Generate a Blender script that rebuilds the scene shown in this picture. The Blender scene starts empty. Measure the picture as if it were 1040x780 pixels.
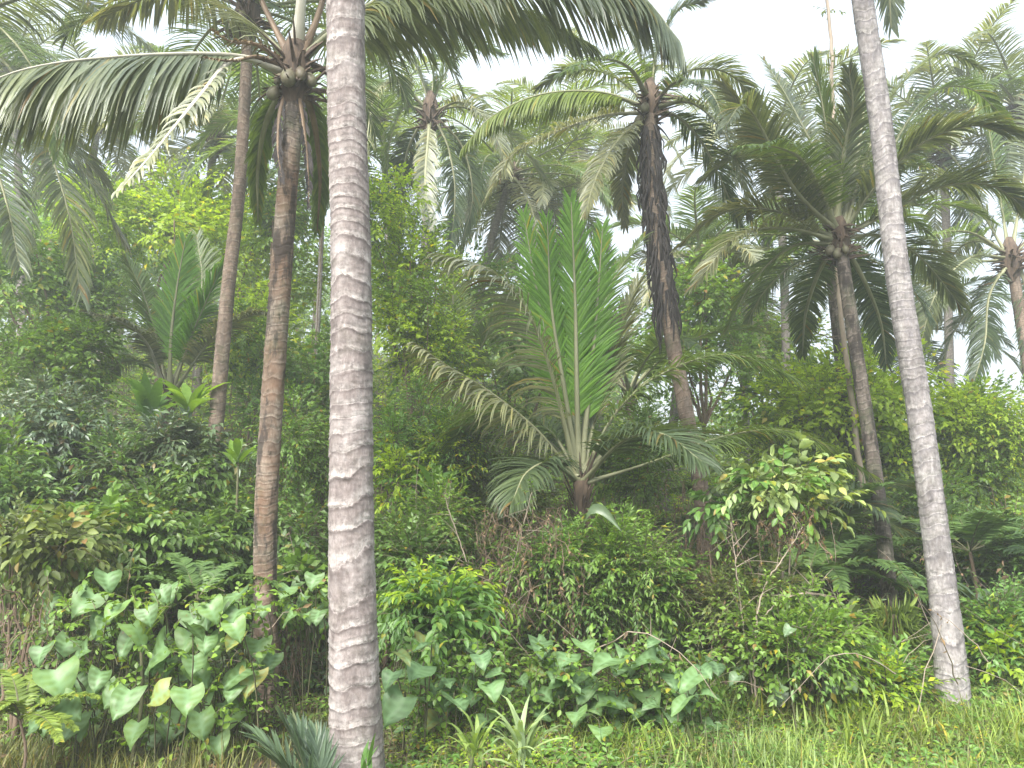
import bpy, math
import numpy as np
from math import radians
SC = bpy.context.scene
COL = SC.collection
PI = math.pi
UP = np.array([0., 0., 1.])

# ------------------------------------------------------------------ camera
CAM = np.array([0., 0., 1.7]); PITCH = radians(7.1); F = 800.0
def at(px, py, Y):
    """world point seen at pixel (px,py) of the 1040x780 photograph, Y metres in front"""
    x = (px-520)/F; u = (390-py)/F
    d = np.array([x, math.cos(PITCH)-u*math.sin(PITCH), math.sin(PITCH)+u*math.cos(PITCH)])
    return CAM + d*(Y/d[1])
cam = bpy.data.cameras.new('camera'); co = bpy.data.objects.new('camera', cam); COL.objects.link(co)
co.location = CAM; co.rotation_euler = (PI/2+PITCH, 0, 0)
cam.sensor_width = 36; cam.lens = 36*F/1040; cam.clip_start = .05; cam.clip_end = 2000
SC.camera = co

# ------------------------------------------------------------------ ground shape
def sm(a, b, x):
    t = np.clip((x-a)/(b-a), 0, 1); return t*t*(3-2*t)
def nz(x, y, s, k=0.):
    x = np.asarray(x, float)*s; y = np.asarray(y, float)*s
    return (np.sin(1.3*x+2.1*y+k)+np.sin(2.7*x-1.7*y+1.3+2*k)+.6*np.sin(5.1*x+3.9*y+2.1*k)+.4*np.sin(8.3*x-7.7*y+k))/3.0
def ground(x, y):
    x = np.asarray(x, float); y = np.asarray(y, float)
    xa = x/np.maximum(y, 4)*9.0                         # spreads the slope like a valley side
    s = .40 - .32*sm(-3.0, 3.6, xa)
    r = np.maximum(y-7.0, 0); rise = s*(r-1.2*(1-np.exp(-r/1.2)))
    cap = 16.0
    rise = cap*(1-np.exp(-rise/cap))
    return rise + .06*nz(x, y, .8)*sm(0, 4, y) + .015*nz(x, y, 4.)
def gp(x, y, dz=0.): return np.array([x, y, float(ground(x, y))+dz])

# ------------------------------------------------------------------ mesh building
class Geo:
    def __init__(s): s.V = []; s.Q = []; s.T = []; s.qm = []; s.tm = []; s.n = 0; s.A = []
    def add(s, V, Q=None, T=None, m=0, a=None):
        V = np.asarray(V, float).reshape(-1, 3)
        s.V.append(V)
        s.A.append(np.zeros(len(V)) if a is None else np.asarray(a, float).ravel())
        if Q is not None and len(Q): Q = np.asarray(Q, int)+s.n; s.Q.append(Q); s.qm.append(np.full(len(Q), m))
        if T is not None and len(T): T = np.asarray(T, int)+s.n; s.T.append(T); s.tm.append(np.full(len(T), m))
        s.n += len(V)
    def mesh(s, name, mats, smooth=True, attr=False):
        me = bpy.data.meshes.new(name)
        V = np.concatenate(s.V); nq = sum(map(len, s.Q)); nt = sum(map(len, s.T))
        loops = []; mi = []
        if nq: loops.append(np.concatenate(s.Q).ravel()); mi.append(np.concatenate(s.qm))
        if nt: loops.append(np.concatenate(s.T).ravel()); mi.append(np.concatenate(s.tm))
        loops = np.concatenate(loops).astype(np.int32)
        tot = np.concatenate([np.full(nq, 4), np.full(nt, 3)]); st = np.concatenate([[0], np.cumsum(tot)[:-1]]).astype(np.int32)
        me.vertices.add(len(V)); me.vertices.foreach_set('co', V.astype(np.float32).ravel())
        me.loops.add(len(loops)); me.loops.foreach_set('vertex_index', loops)
        me.polygons.add(nq+nt); me.polygons.foreach_set('loop_start', st)
        me.polygons.foreach_set('material_index', np.concatenate(mi).astype(np.int32))
        me.polygons.foreach_set('use_smooth', np.full(nq+nt, smooth))
        for m in (mats if isinstance(mats, (list, tuple)) else [mats]): me.materials.append(m)
        if attr:
            a = me.attributes.new('ring', 'FLOAT', 'POINT'); a.data.foreach_set('value', np.concatenate(s.A).astype(np.float32))
        me.update(calc_edges=True)
        return me
def link(name, me, parent=None, origin=None):
    o = bpy.data.objects.new(name, me); COL.objects.link(o)
    if parent is not None:
        o.parent = parent
        o.location = -np.array(parent.location)        # meshes are written in world space
    return o
def recentre(o, c):
    """move a top-level mesh's origin to its foot"""
    c = [float(v) for v in c]
    import mathutils
    o.data.transform(mathutils.Matrix.Translation([-v for v in c])); o.location = c
def tag(o, label, cat, group=None, kind=None):
    if label: o['label'] = label
    if cat: o['category'] = cat
    if group: o['group'] = group
    if kind: o['kind'] = kind
def empty(name, loc, label, cat, group=None):
    o = bpy.data.objects.new(name, None); COL.objects.link(o); o.location = [float(v) for v in loc]
    o.empty_display_size = .2
    tag(o, label, cat, group); return o
def norm(v): return v/np.maximum(np.linalg.norm(v, axis=-1, keepdims=True), 1e-9)
def resample(pts, n):
    """Catmull-Rom through pts, n even samples"""
    P = np.asarray(pts, float)
    if len(P) == 2: return P[0]+(P[1]-P[0])*np.linspace(0, 1, n)[:, None]
    E = np.vstack([2*P[0]-P[1], P, 2*P[-1]-P[-2]]); out = []
    for i in range(1, len(E)-2):
        a, b, c, d = E[i-1], E[i], E[i+1], E[i+2]
        for t in np.linspace(0, 1, 14, endpoint=False):
            out.append(.5*((2*b)+(-a+c)*t+(2*a-5*b+4*c-d)*t*t+(-a+3*b-3*c+d)*t**3))
    out.append(P[-1]); out = np.array(out)
    L = np.concatenate([[0], np.cumsum(np.linalg.norm(np.diff(out, axis=0), axis=1))])
    u = np.linspace(0, L[-1], n)
    return np.stack([np.interp(u, L, out[:, k]) for k in range(3)], 1)
def frames(P, ref):
    T = norm(np.gradient(P, axis=0)); R = np.broadcast_to(ref, P.shape)
    B = norm(np.cross(T, R)); N = np.cross(B, T); return T, B, N
def tube(g, P, r, sides=6, m=0, flat=1.0, ref=(0.31, .95, .07), a=None, cap=True):
    P = np.asarray(P, float); n = len(P); r = np.broadcast_to(np.asarray(r, float), (n,)) if np.ndim(r) < 2 else r
    T, B, N = frames(P, np.array(ref))
    th = np.linspace(0, 2*PI, sides, endpoint=False)
    rr = r[:, None] if np.ndim(r) == 1 else r
    V = P[:, None]+(B[:, None]*np.cos(th)[None, :, None]+N[:, None]*np.sin(th)[None, :, None]*flat)*np.broadcast_to(rr, (n, sides))[..., None]
    i = np.arange(n-1)[:, None]*sides; j = np.arange(sides)[None]; k = (j+1) % sides
    Q = np.stack([i+j, i+k, i+sides+k, i+sides+j], -1).reshape(-1, 4)
    V = V.reshape(-1, 3); aa = None if a is None else np.asarray(a).reshape(-1)
    if cap:
        V = np.vstack([V, P[-1]]); t = np.stack([(n-1)*sides+j[0], (n-1)*sides+k[0], np.full(sides, n*sides)], -1)
        if aa is not None: aa = np.append(aa, aa[-1])
        g.add(V, Q, t, m, aa)
    else: g.add(V, Q, None, m, aa)
def strands(g, P, r, m=0):
    """many thin three-sided tubes at once: P (n,k,3), r (n,k)"""
    n, k, _ = P.shape
    if n == 0: return
    T = norm(np.gradient(P, axis=1)); ref = np.array([.43, .81, .39]); B = norm(np.cross(T, ref)); N = np.cross(B, T)
    th = np.array([0, 2.094, 4.189])
    V = P[:, :, None]+(B[:, :, None]*np.cos(th)[:, None]+N[:, :, None]*np.sin(th)[:, None])*np.broadcast_to(r, (n, k))[:, :, None, None]
    b = (np.arange(n)[:, None, None]*k+np.arange(k-1)[None, :, None])*3; j = np.arange(3)[None, None]; j2 = (j+1) % 3
    Q = np.stack([b+j, b+j2, b+3+j2, b+3+j], -1).reshape(-1, 4)
    g.add(V, Q, None, m)

# leaf shapes: x across, y along, z up; unit length, unit width
def leaf_rows(ys, ws, fold=.18, curl=.0, lobe=0.):
    ys = np.array(ys); ws = np.array(ws); V = []; Q = []
    for i, (y, w) in enumerate(zip(ys, ws)):
        z = -curl*y*y
        yl = y-lobe*(1 if i == 0 else 0)
        V += [[-w/2, yl, z+fold*w], [0, y, z], [w/2, yl, z+fold*w]]
    for i in range(len(ys)-1):
        a = i*3; Q += [[a, a+1, a+4, a+3], [a+1, a+2, a+5, a+4]]
    return np.array(V, float), np.array(Q), None
SMALL = (np.array([[0, 0, 0], [.5, .42, .12], [0, .5, 0], [-.5, .42, .12], [0, 1, -.12]], float), None, np.array([[0, 1, 2], [1, 4, 2], [0, 2, 3], [3, 2, 4]]))
OVAL = leaf_rows([0, .25, .55, .82, 1], [.06, .8, 1., .6, .04], .14, .18)
BROAD = leaf_rows([0, .12, .35, .6, .82, 1], [.1, .75, 1., .92, .55, .03], .12, .25)
BLADE = leaf_rows([0, .3, .65, 1], [.7, 1., .7, .05], .2, .15)
def heart():
    R = 10; U = [-1, -.68, -.34, 0, .34, .68, 1]; V = []; Q = []
    for i in range(R):
        t = i/(R-1); w = .5*max(.02, (1-t**1.9)**.85*(.80+.85*t*(1-t)))*1.12
        for u in U:
            y = t-.2*abs(u)**1.6*(1-t)**1.5; x = w*u
            z = .16*abs(u)*w*2-.25*t*t-.10*u*u+.013*math.sin(2*PI*(5.2*(t-.3*abs(u))))*(1-.3*abs(u))
            V.append([x, y, z])
    n = len(U)
    for i in range(R-1):
        for j in range(n-1): a = i*n+j; Q.append([a, a+1, a+n+1, a+n])
    V = np.array(V, float); V[3] = [0, .02, 0]; V[2, 1] -= .03; V[4, 1] -= .03
    A = np.array([(1. if j == 3 else (.75*(.4+.6*(i % 2)) if 0 < j < 6 else .15)) for i in range(R) for j in range(n)])
    return V, np.array(Q), None, A
HEART = heart()
def place(g, tmpl, P, D, Nn, L, W, m=0, zs=None):
    """copies of a leaf at P, along D, facing Nn"""
    V, Q, T = tmpl[:3]; n = len(P)
    if n == 0: return
    D = norm(D); X = norm(np.cross(D, Nn)); Z = np.cross(X, D)
    L = np.broadcast_to(L, (n,)); W = np.broadcast_to(W, (n,)); 
    out = P[:, None]+V[None, :, 0, None]*X[:, None]*W[:, None, None]+V[None, :, 1, None]*D[:, None]*L[:, None, None]+V[None, :, 2, None]*Z[:, None]*L[:, None, None]
    off = (np.arange(n)*len(V))[:, None, None]
    g.add(out, None if Q is None else (Q[None]+off).reshape(-1, 4), None if T is None else (T[None]+off).reshape(-1, 3), m, None if len(tmpl) < 4 else np.tile(tmpl[3], n))
def sprays(g, rng, O, D, L, m, ll, lw, tmpl=SMALL, ang=55, droop=.35, leaf_m=0, twig_m=1, twig_r=.004, jit=.25, flat=.75, tail=True):
    """twigs from O along D with m alternate leaves each"""
    n = len(O)
    if n == 0: return
    D = norm(D); L = np.broadcast_to(L, (n,))
    K = 4; t = np.linspace(0, 1, K)
    def pos(tt):   # tt (n,m)
        return O[:, None]+D[:, None]*(L[:, None]*tt)[..., None]-UP*(droop*L[:, None]*tt**2*.6)[..., None]
    strands(g, pos(np.broadcast_to(t, (n, K))), np.broadcast_to(twig_r*(1-.75*t), (n, K)), twig_m)
    tt = (np.arange(m)+.8)/m*np.ones((n, 1)); tt = np.clip(tt+rng.normal(0, .25/m, (n, m)), .1, 1.)
    P = pos(tt); Tg = norm(D[:, None]-UP*(droop*1.2*tt)[..., None])
    S = norm(np.cross(Tg, UP)+1e-4); Nn = np.cross(S, Tg)
    Nn = norm(Nn*flat+rng.normal(0, jit, Nn.shape)); 
    side = np.where((np.arange(m) % 2) == 0, 1., -1.)[None, :, None]
    a = radians(ang)*(1-.5*tt)[..., None]
    if tail: a[:, -1] = .1
    d = Tg*np.cos(a)+side*S*np.sin(a)+rng.normal(0, jit*.7, P.shape)-UP*droop*.6
    sc = rng.uniform(.65, 1.15, (n, m))*(1-.25*tt)
    place(g, tmpl, P.reshape(-1, 3), d.reshape(-1, 3), Nn.reshape(-1, 3), (ll*sc).ravel(), (lw*sc).ravel(), leaf_m)

# ------------------------------------------------------------------ materials
def newmat(name):
    m = bpy.data.materials.new(name); m.use_nodes = True; nt = m.node_tree; nt.nodes.clear()
    out = nt.nodes.new('ShaderNodeOutputMaterial'); return m, nt, out
def nd(nt, typ, **kw):
    n = nt.nodes.new(typ)
    for k, v in kw.items():
        if k.startswith('i_'):
            key = k[2:]; key = int(key) if key.isdigit() else key.replace('_', ' ')
            n.inputs[key].default_value = v
        else: setattr(n, k, v)
    return n
def ramp(nt, fac, stops, interp='LINEAR'):
    r = nt.nodes.new('ShaderNodeValToRGB'); cr = r.color_ramp; cr.interpolation = interp
    while len(cr.elements) < len(stops): cr.elements.new(.5)
    for e, (p, c) in zip(cr.elements, stops): e.position = p; e.color = (*c, 1) if len(c) == 3 else c
    nt.links.new(fac, r.inputs[0]); return r.outputs[0]
def noise(nt, scale, detail=4, rough=.55, vec=None):
    n = nd(nt, 'ShaderNodeTexNoise'); n.inputs['Scale'].default_value = scale; n.inputs['Detail'].default_value = detail; n.inputs['Roughness'].default_value = rough
    if vec is not None: nt.links.new(vec, n.inputs['Vector'])
    return n.outputs['Fac']
def mixc(nt, a, b, f, mode='MIX'):
    m = nd(nt, 'ShaderNodeMix', data_type='RGBA', blend_type=mode)
    for s, v in ((0, f), (6, a), (7, b)):
        if hasattr(v, 'is_output'): nt.links.new(v, m.inputs[s])
        else: m.inputs[s].default_value = v if s == 0 else ((*v, 1) if len(v) == 3 else v)
    return m.outputs[2]
def math_(nt, op, a, b=None, c=None):
    m = nd(nt, 'ShaderNodeMath', operation=op)
    for s, v in enumerate((a, b, c)):
        if v is None: continue
        if hasattr(v, 'is_output'): nt.links.new(v, m.inputs[s])
        else: m.inputs[s].default_value = v
    return m.outputs[0]
def leafmat(name, c, var=.35, trans=.35, rough=.42, yellow=0.03, tint=(1.5, 1.45, .5), brown=(.16, .09, .035), spec=.5, warm=.12, vein=False):
    m, nt, out = newmat(name)
    geo = nd(nt, 'ShaderNodeNewGeometry'); ri = geo.outputs['Random Per Island']
    tc = nd(nt, 'ShaderNodeTexCoord')
    lo = tuple(v*(1-var) for v in c); hi = (c[0]*(1+var*1.25), c[1]*(1+var), c[2]*(1+var*.6))
    yl = (c[1]*1.35, c[1]*1.15, c[2]*.7)
    stops = [(0, lo), (.5, c), (1-yellow-.03, hi)]
    if yellow > 0: stops += [(1-yellow*.6, yl), (1, brown)]
    base = ramp(nt, ri, stops)
    big = noise(nt, .55, 2, .5, geo.outputs['Position'])
    base = mixc(nt, base, (1.0+warm, 1.0+warm*.6, .75), ramp(nt, big, [(.38, (0, 0, 0)), (.62, (1, 1, 1))]), 'MULTIPLY')
    fine = noise(nt, 28, 3, .6, geo.outputs['Position'])
    base = mixc(nt, base, (.72, .78, .8), ramp(nt, fine, [(.45, (0, 0, 0)), (.75, (1, 1, 1))]), 'MULTIPLY')
    if vein:
        va = nd(nt, 'ShaderNodeAttribute', attribute_name='ring').outputs['Fac']
        base = mixc(nt, base, tuple(v*1.7+.03 for v in c), ramp(nt, va, [(.35, (0, 0, 0)), (1, (.75, .75, .75))]))
        base = mixc(nt, base, (.16, .12, .04), ramp(nt, noise(nt, 17, 4, .6, geo.outputs['Position']), [(.66, (0, 0, 0)), (.71, (.8, .8, .8))]))
    p = nd(nt, 'ShaderNodeBsdfPrincipled'); nt.links.new(base, p.inputs['Base Color']); p.inputs['Roughness'].default_value = rough
    p.inputs['Specular IOR Level'].default_value = spec
    tr = nd(nt, 'ShaderNodeBsdfTranslucent'); tcx = mixc(nt, base, tint, 1.0, 'MULTIPLY'); nt.links.new(tcx, tr.inputs['Color'])
    mx = nd(nt, 'ShaderNodeMixShader'); mx.inputs[0].default_value = trans
    nt.links.new(p.outputs[0], mx.inputs[1]); nt.links.new(tr.outputs[0], mx.inputs[2]); nt.links.new(mx.outputs[0], out.inputs[0])
    return m
def woodmat(name, a, b, scale=18, rough=.85, bump=.3, stretch=(1, 1, .25)):
    m, nt, out = newmat(name)
    tc = nd(nt, 'ShaderNodeTexCoord'); mp = nd(nt, 'ShaderNodeMapping'); mp.inputs['Scale'].default_value = stretch
    nt.links.new(tc.outputs['Object'], mp.inputs[0])
    f = noise(nt, scale, 6, .65, mp.outputs[0])
    base = ramp(nt, f, [(.32, a), (.68, b)])
    p = nd(nt, 'ShaderNodeBsdfPrincipled'); nt.links.new(base, p.inputs['Base Color']); p.inputs['Roughness'].default_value = rough
    bp = nd(nt, 'ShaderNodeBump'); bp.inputs['Strength'].default_value = bump; bp.inputs['Distance'].default_value = .01
    nt.links.new(f, bp.inputs['Height']); nt.links.new(bp.outputs[0], p.inputs['Normal']); nt.links.new(p.outputs[0], out.inputs[0])
    return m
def barkmat(name, dark, mid, light, lich=(.42, .43, .38), ring_w=.22, moss=0., rust=0., stain=0.):
    """palm bark: a scar ring once per unit of the 'ring' attribute"""
    m, nt, out = newmat(name)
    tc = nd(nt, 'ShaderNodeTexCoord'); ob = tc.outputs['Object']
    at_ = nd(nt, 'ShaderNodeAttribute', attribute_name='ring')
    n1 = noise(nt, 5, 4, .6, ob); 
    mpx = nd(nt, 'ShaderNodeMapping'); mpx.inputs['Scale'].default_value = (1, 1, .35); nt.links.new(ob, mpx.inputs[0])
    ph = math_(nt, 'ADD', at_.outputs['Fac'], math_(nt, 'MULTIPLY', math_(nt, 'SUBTRACT', n1, .5), .55))
    ph = math_(nt, 'ADD', ph, math_(nt, 'MULTIPLY', math_(nt, 'SUBTRACT', noise(nt, 38, 3, .6, ob), .5), .22))
    fr = math_(nt, 'FRACT', ph)
    rim = ramp(nt, fr, [(0, (1, 1, 1)), (ring_w*.6, (.75, .75, .75)), (ring_w*1.4, (.1, .1, .1)), (.9, (0, 0, 0)), (.97, (.25, .25, .25)), (1, (1, 1, 1))])
    lowline = ramp(nt, fr, [(.72, (0, 0, 0)), (.9, (1, 1, 1)), (.96, (.6, .6, .6)), (1, (0, 0, 0))])
    blot = noise(nt, 13, 6, .7, mpx.outputs[0])
    fib = noise(nt, 60, 4, .6, mpx.outputs[0])
    base = ramp(nt, blot, [(.3, dark), (.5, mid), (.7, lich)])
    base = mixc(nt, base, dark, math_(nt, 'MULTIPLY', lowline, math_(nt, 'MULTIPLY', noise(nt, 9, 3, .6, ob), 1.5)))
    patch = ramp(nt, noise(nt, 9, 5, .7, ob), [(.36, (.05, .05, .05)), (.58, (1, 1, 1))])
    base = mixc(nt, base, light, math_(nt, 'MULTIPLY', math_(nt, 'MULTIPLY', rim, patch), .9))
    base = mixc(nt, base, (.7, .68, .66), ramp(nt, fib, [(.42, (1, 1, 1)), (.7, (0, 0, 0))]), 'MULTIPLY')
    base = mixc(nt, base, tuple(v*.55 for v in mid), ramp(nt, noise(nt, 22, 6, .75, ob), [(.5, (0, 0, 0)), (.62, (.85, .85, .85))]))
    base = mixc(nt, base, light, ramp(nt, noise(nt, 4.2, 6, .7, ob), [(.52, (0, 0, 0)), (.68, (.4, .4, .4))]))
    if rust: base = mixc(nt, base, (.16, .075, .035), ramp(nt, noise(nt, 2.2, 4, .6, ob), [(.5-rust*.2, (0, 0, 0)), (.62, (rust, rust, rust))]))
    if stain:
        ms = nd(nt, 'ShaderNodeMapping'); ms.inputs['Scale'].default_value = (1, 1, .3); nt.links.new(ob, ms.inputs[0])
        base = mixc(nt, base, (.028, .022, .018), ramp(nt, noise(nt, 9, 5, .65, ms.outputs[0]), [(.50, (0, 0, 0)), (.58, (stain, stain, stain))]))
    if moss: base = mixc(nt, base, (.06, .09, .03), ramp(nt, noise(nt, 3.5, 5, .65, ob), [(.6-moss*.2, (0, 0, 0)), (.72, (moss, moss, moss))]))
    p = nd(nt, 'ShaderNodeBsdfPrincipled'); nt.links.new(base, p.inputs['Base Color']); p.inputs['Roughness'].default_value = .88
    h = math_(nt, 'ADD', math_(nt, 'MULTIPLY', rim, .9), math_(nt, 'ADD', math_(nt, 'MULTIPLY', blot, .6), math_(nt, 'MULTIPLY', fib, .5)))
    bp = nd(nt, 'ShaderNodeBump'); bp.inputs['Strength'].default_value = .55; bp.inputs['Distance'].default_value = .012
    nt.links.new(h, bp.inputs['Height']); nt.links.new(bp.outputs[0], p.inputs['Normal']); nt.links.new(p.outputs[0], out.inputs[0])
    return m

M = {}
M['bark_grey'] = barkmat('bark_grey', (.11, .088, .085), (.265, .225, .215), (.54, .5, .48), (.36, .325, .315), stain=.1, ring_w=.3, moss=.2)
M['bark_pale'] = barkmat('bark_pale', (.15, .14, .15), (.31, .285, .285), (.52, .49, .48), (.44, .42, .41), moss=.2, stain=.3)
M['bark_brown'] = barkmat('bark_brown', (.06, .045, .035), (.2, .16, .125), (.4, .35, .29), (.38, .34, .28), rust=.5, moss=.35, stain=.85)
M['bark_dark'] = barkmat('bark_dark', (.04, .033, .028), (.13, .105, .085), (.3, .26, .22), (.25, .21, .18), moss=.45, stain=.95)
M['bark_tan'] = barkmat('bark_tan', (.1, .07, .05), (.22, .16, .12), (.34, .28, .22), (.28, .23, .19), moss=.3, stain=.45)
M['bark_far'] = barkmat('bark_far', (.1, .09, .08), (.2, .18, .16), (.3, .27, .25), (.28, .26, .24), moss=.25)
M['frond'] = leafmat('frond_green', (.115, .175, .07), .3, .4, .36, .02, (1.5, 1.5, .5))
M['frond_dark'] = leafmat('frond_dark', (.08, .12, .07), .3, .38, .38, .03)
M['frond_blue'] = leafmat('frond_bluish_veil', (.15, .185, .14), .3, .42, .28, .02)  # bluish leaf, paled in its base colour to imitate backlight and flare veil
M['frond_young'] = leafmat('frond_young', (.12, .26, .035), .25, .42, .4, .01, (1.4, 1.5, .45))
M['frond_lime'] = leafmat('frond_lime', (.14, .2, .045), .25, .45, .45, .02)
M['frond_silver'] = leafmat('frond_silver', (.2, .22, .165), .3, .25, .3, .04)  # silvery sky reflection on the leaflets is put into the base colour
M['frond_dead'] = leafmat('frond_dead', (.13, .105, .08), .45, .15, .7, 0, (1.2, 1, .6), spec=.2)
M['fibre'] = woodmat('leaf_base_fibre', (.035, .024, .018), (.13, .09, .06), 30, .9, .5)
M['fibre_black'] = woodmat('black_fibre', (.018, .016, .018), (.065, .055, .05), 30, .9, .5)
M['petiole'] = woodmat('petiole', (.16, .17, .09), (.26, .26, .15), 9, .55, .1)
M['petiole_brown'] = woodmat('petiole_brown', (.11, .07, .04), (.22, .15, .09), 9, .6, .1)
M['petiole_pale'] = woodmat('petiole_pale', (.34, .32, .25), (.5, .48, .4), 9, .6, .1)
M['nut'] = woodmat('coconut_husk', (.07, .05, .03), (.17, .17, .1), 9, .6, .1, (1, 1, 1))
M['twig'] = woodmat('green_twig', (.06, .07, .03), (.13, .12, .06), 12, .8, .2)
M['twig_brown'] = woodmat('brown_twig', (.09, .06, .04), (.2, .145, .1), 12, .9, .2)
M['twig_pale'] = woodmat('pale_twig', (.2, .16, .12), (.34, .28, .22), 12, .9, .2)
M['dry'] = leafmat('dry_leaf', (.17, .125, .095), .5, .2, .8, 0, (1.1, .9, .6), spec=.2)
M['lime'] = leafmat('lime_leaf', (.29, .42, .045), .28, .5, .5, .02, (1.4, 1.4, .5))
M['mid'] = leafmat('mid_leaf', (.135, .245, .048), .4, .38, .45, .02)
M['deep'] = leafmat('deep_leaf', (.1, .185, .05), .4, .32, .42, .02)
M['bluish'] = leafmat('bluish_leaf', (.09, .14, .08), .35, .25, .38, .02, spec=.6)
M['fresh'] = leafmat('fresh_leaf', (.12, .24, .06), .3, .4, .42, .015)
M['young'] = leafmat('young_leaf', (.16, .28, .05), .3, .42, .42, .02)
M['heart'] = leafmat('heart_leaf', (.105, .19, .075), .35, .3, .5, .012, (1.3, 1.4, .55), spec=.35)
M['heart_veined'] = leafmat('heart_leaf_veined', (.11, .195, .085), .35, .3, .45, .012, (1.3, 1.4, .55), spec=.4, vein=True)
M['bluish_veined'] = leafmat('bluish_leaf_veined', (.1, .16, .09), .35, .25, .42, .02, spec=.5, vein=True)
M['olive'] = leafmat('olive_leaf', (.12, .165, .05), .4, .3, .55, .06)
M['pale'] = leafmat('pale_leaf', (.25, .34, .17), .4, .35, .45, .03)
M['grass'] = leafmat('grass_blade', (.2, .29, .08), .4, .4, .5, .04, (1.3, 1.3, .5), brown=(.28, .24, .12))
M['grass_dull'] = leafmat('grass_dull', (.13, .155, .06), .4, .35, .55, .16, (1.3, 1.3, .5), brown=(.28, .22, .13))
M['feather'] = leafmat('feather_leaf', (.1, .18, .065), .3, .3, .45, .01)

def groundmat():
    m, nt, out = newmat('forest_soil'); tc = nd(nt, 'ShaderNodeTexCoord'); ob = tc.outputs['Object']
    a = noise(nt, .9, 6, .6, ob); b = noise(nt, 14, 6, .7, ob)
    base = ramp(nt, b, [(.3, (.035, .028, .018)), (.5, (.075, .06, .035)), (.72, (.13, .1, .065))])
    base = mixc(nt, base, (.05, .075, .025), ramp(nt, a, [(.4, (0, 0, 0)), (.6, (.8, .8, .8))]))
    p = nd(nt, 'ShaderNodeBsdfPrincipled'); nt.links.new(base, p.inputs['Base Color']); p.inputs['Roughness'].default_value = .95
    bp = nd(nt, 'ShaderNodeBump'); bp.inputs['Strength'].default_value = .8; bp.inputs['Distance'].default_value = .04
    nt.links.new(b, bp.inputs['Height']); nt.links.new(bp.outputs[0], p.inputs['Normal']); nt.links.new(p.outputs[0], out.inputs[0]); return m
M['ground'] = groundmat()

# ------------------------------------------------------------------ setting: ground
g = Geo()
xs = np.concatenate([np.linspace(-400, -30, 20), np.linspace(-28, 28, 150), np.linspace(30, 400, 20)])
ys = np.concatenate([np.linspace(-200, -5, 12), np.linspace(-3, 40, 140), np.linspace(42, 600, 28)])
X, Y = np.meshgrid(xs, ys); Z = ground(X, Y); V = np.stack([X, Y, Z], -1)
nx = len(xs); i = np.arange(len(ys)-1)[:, None]*nx+np.arange(nx-1)[None]
g.add(V, np.stack([i, i+1, i+nx+1, i+nx], -1).reshape(-1, 4))
gr = link('ground', g.mesh('ground', M['ground'])); tag(gr, 'soil slope rising to the left under the undergrowth', 'ground', kind='structure')

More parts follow.
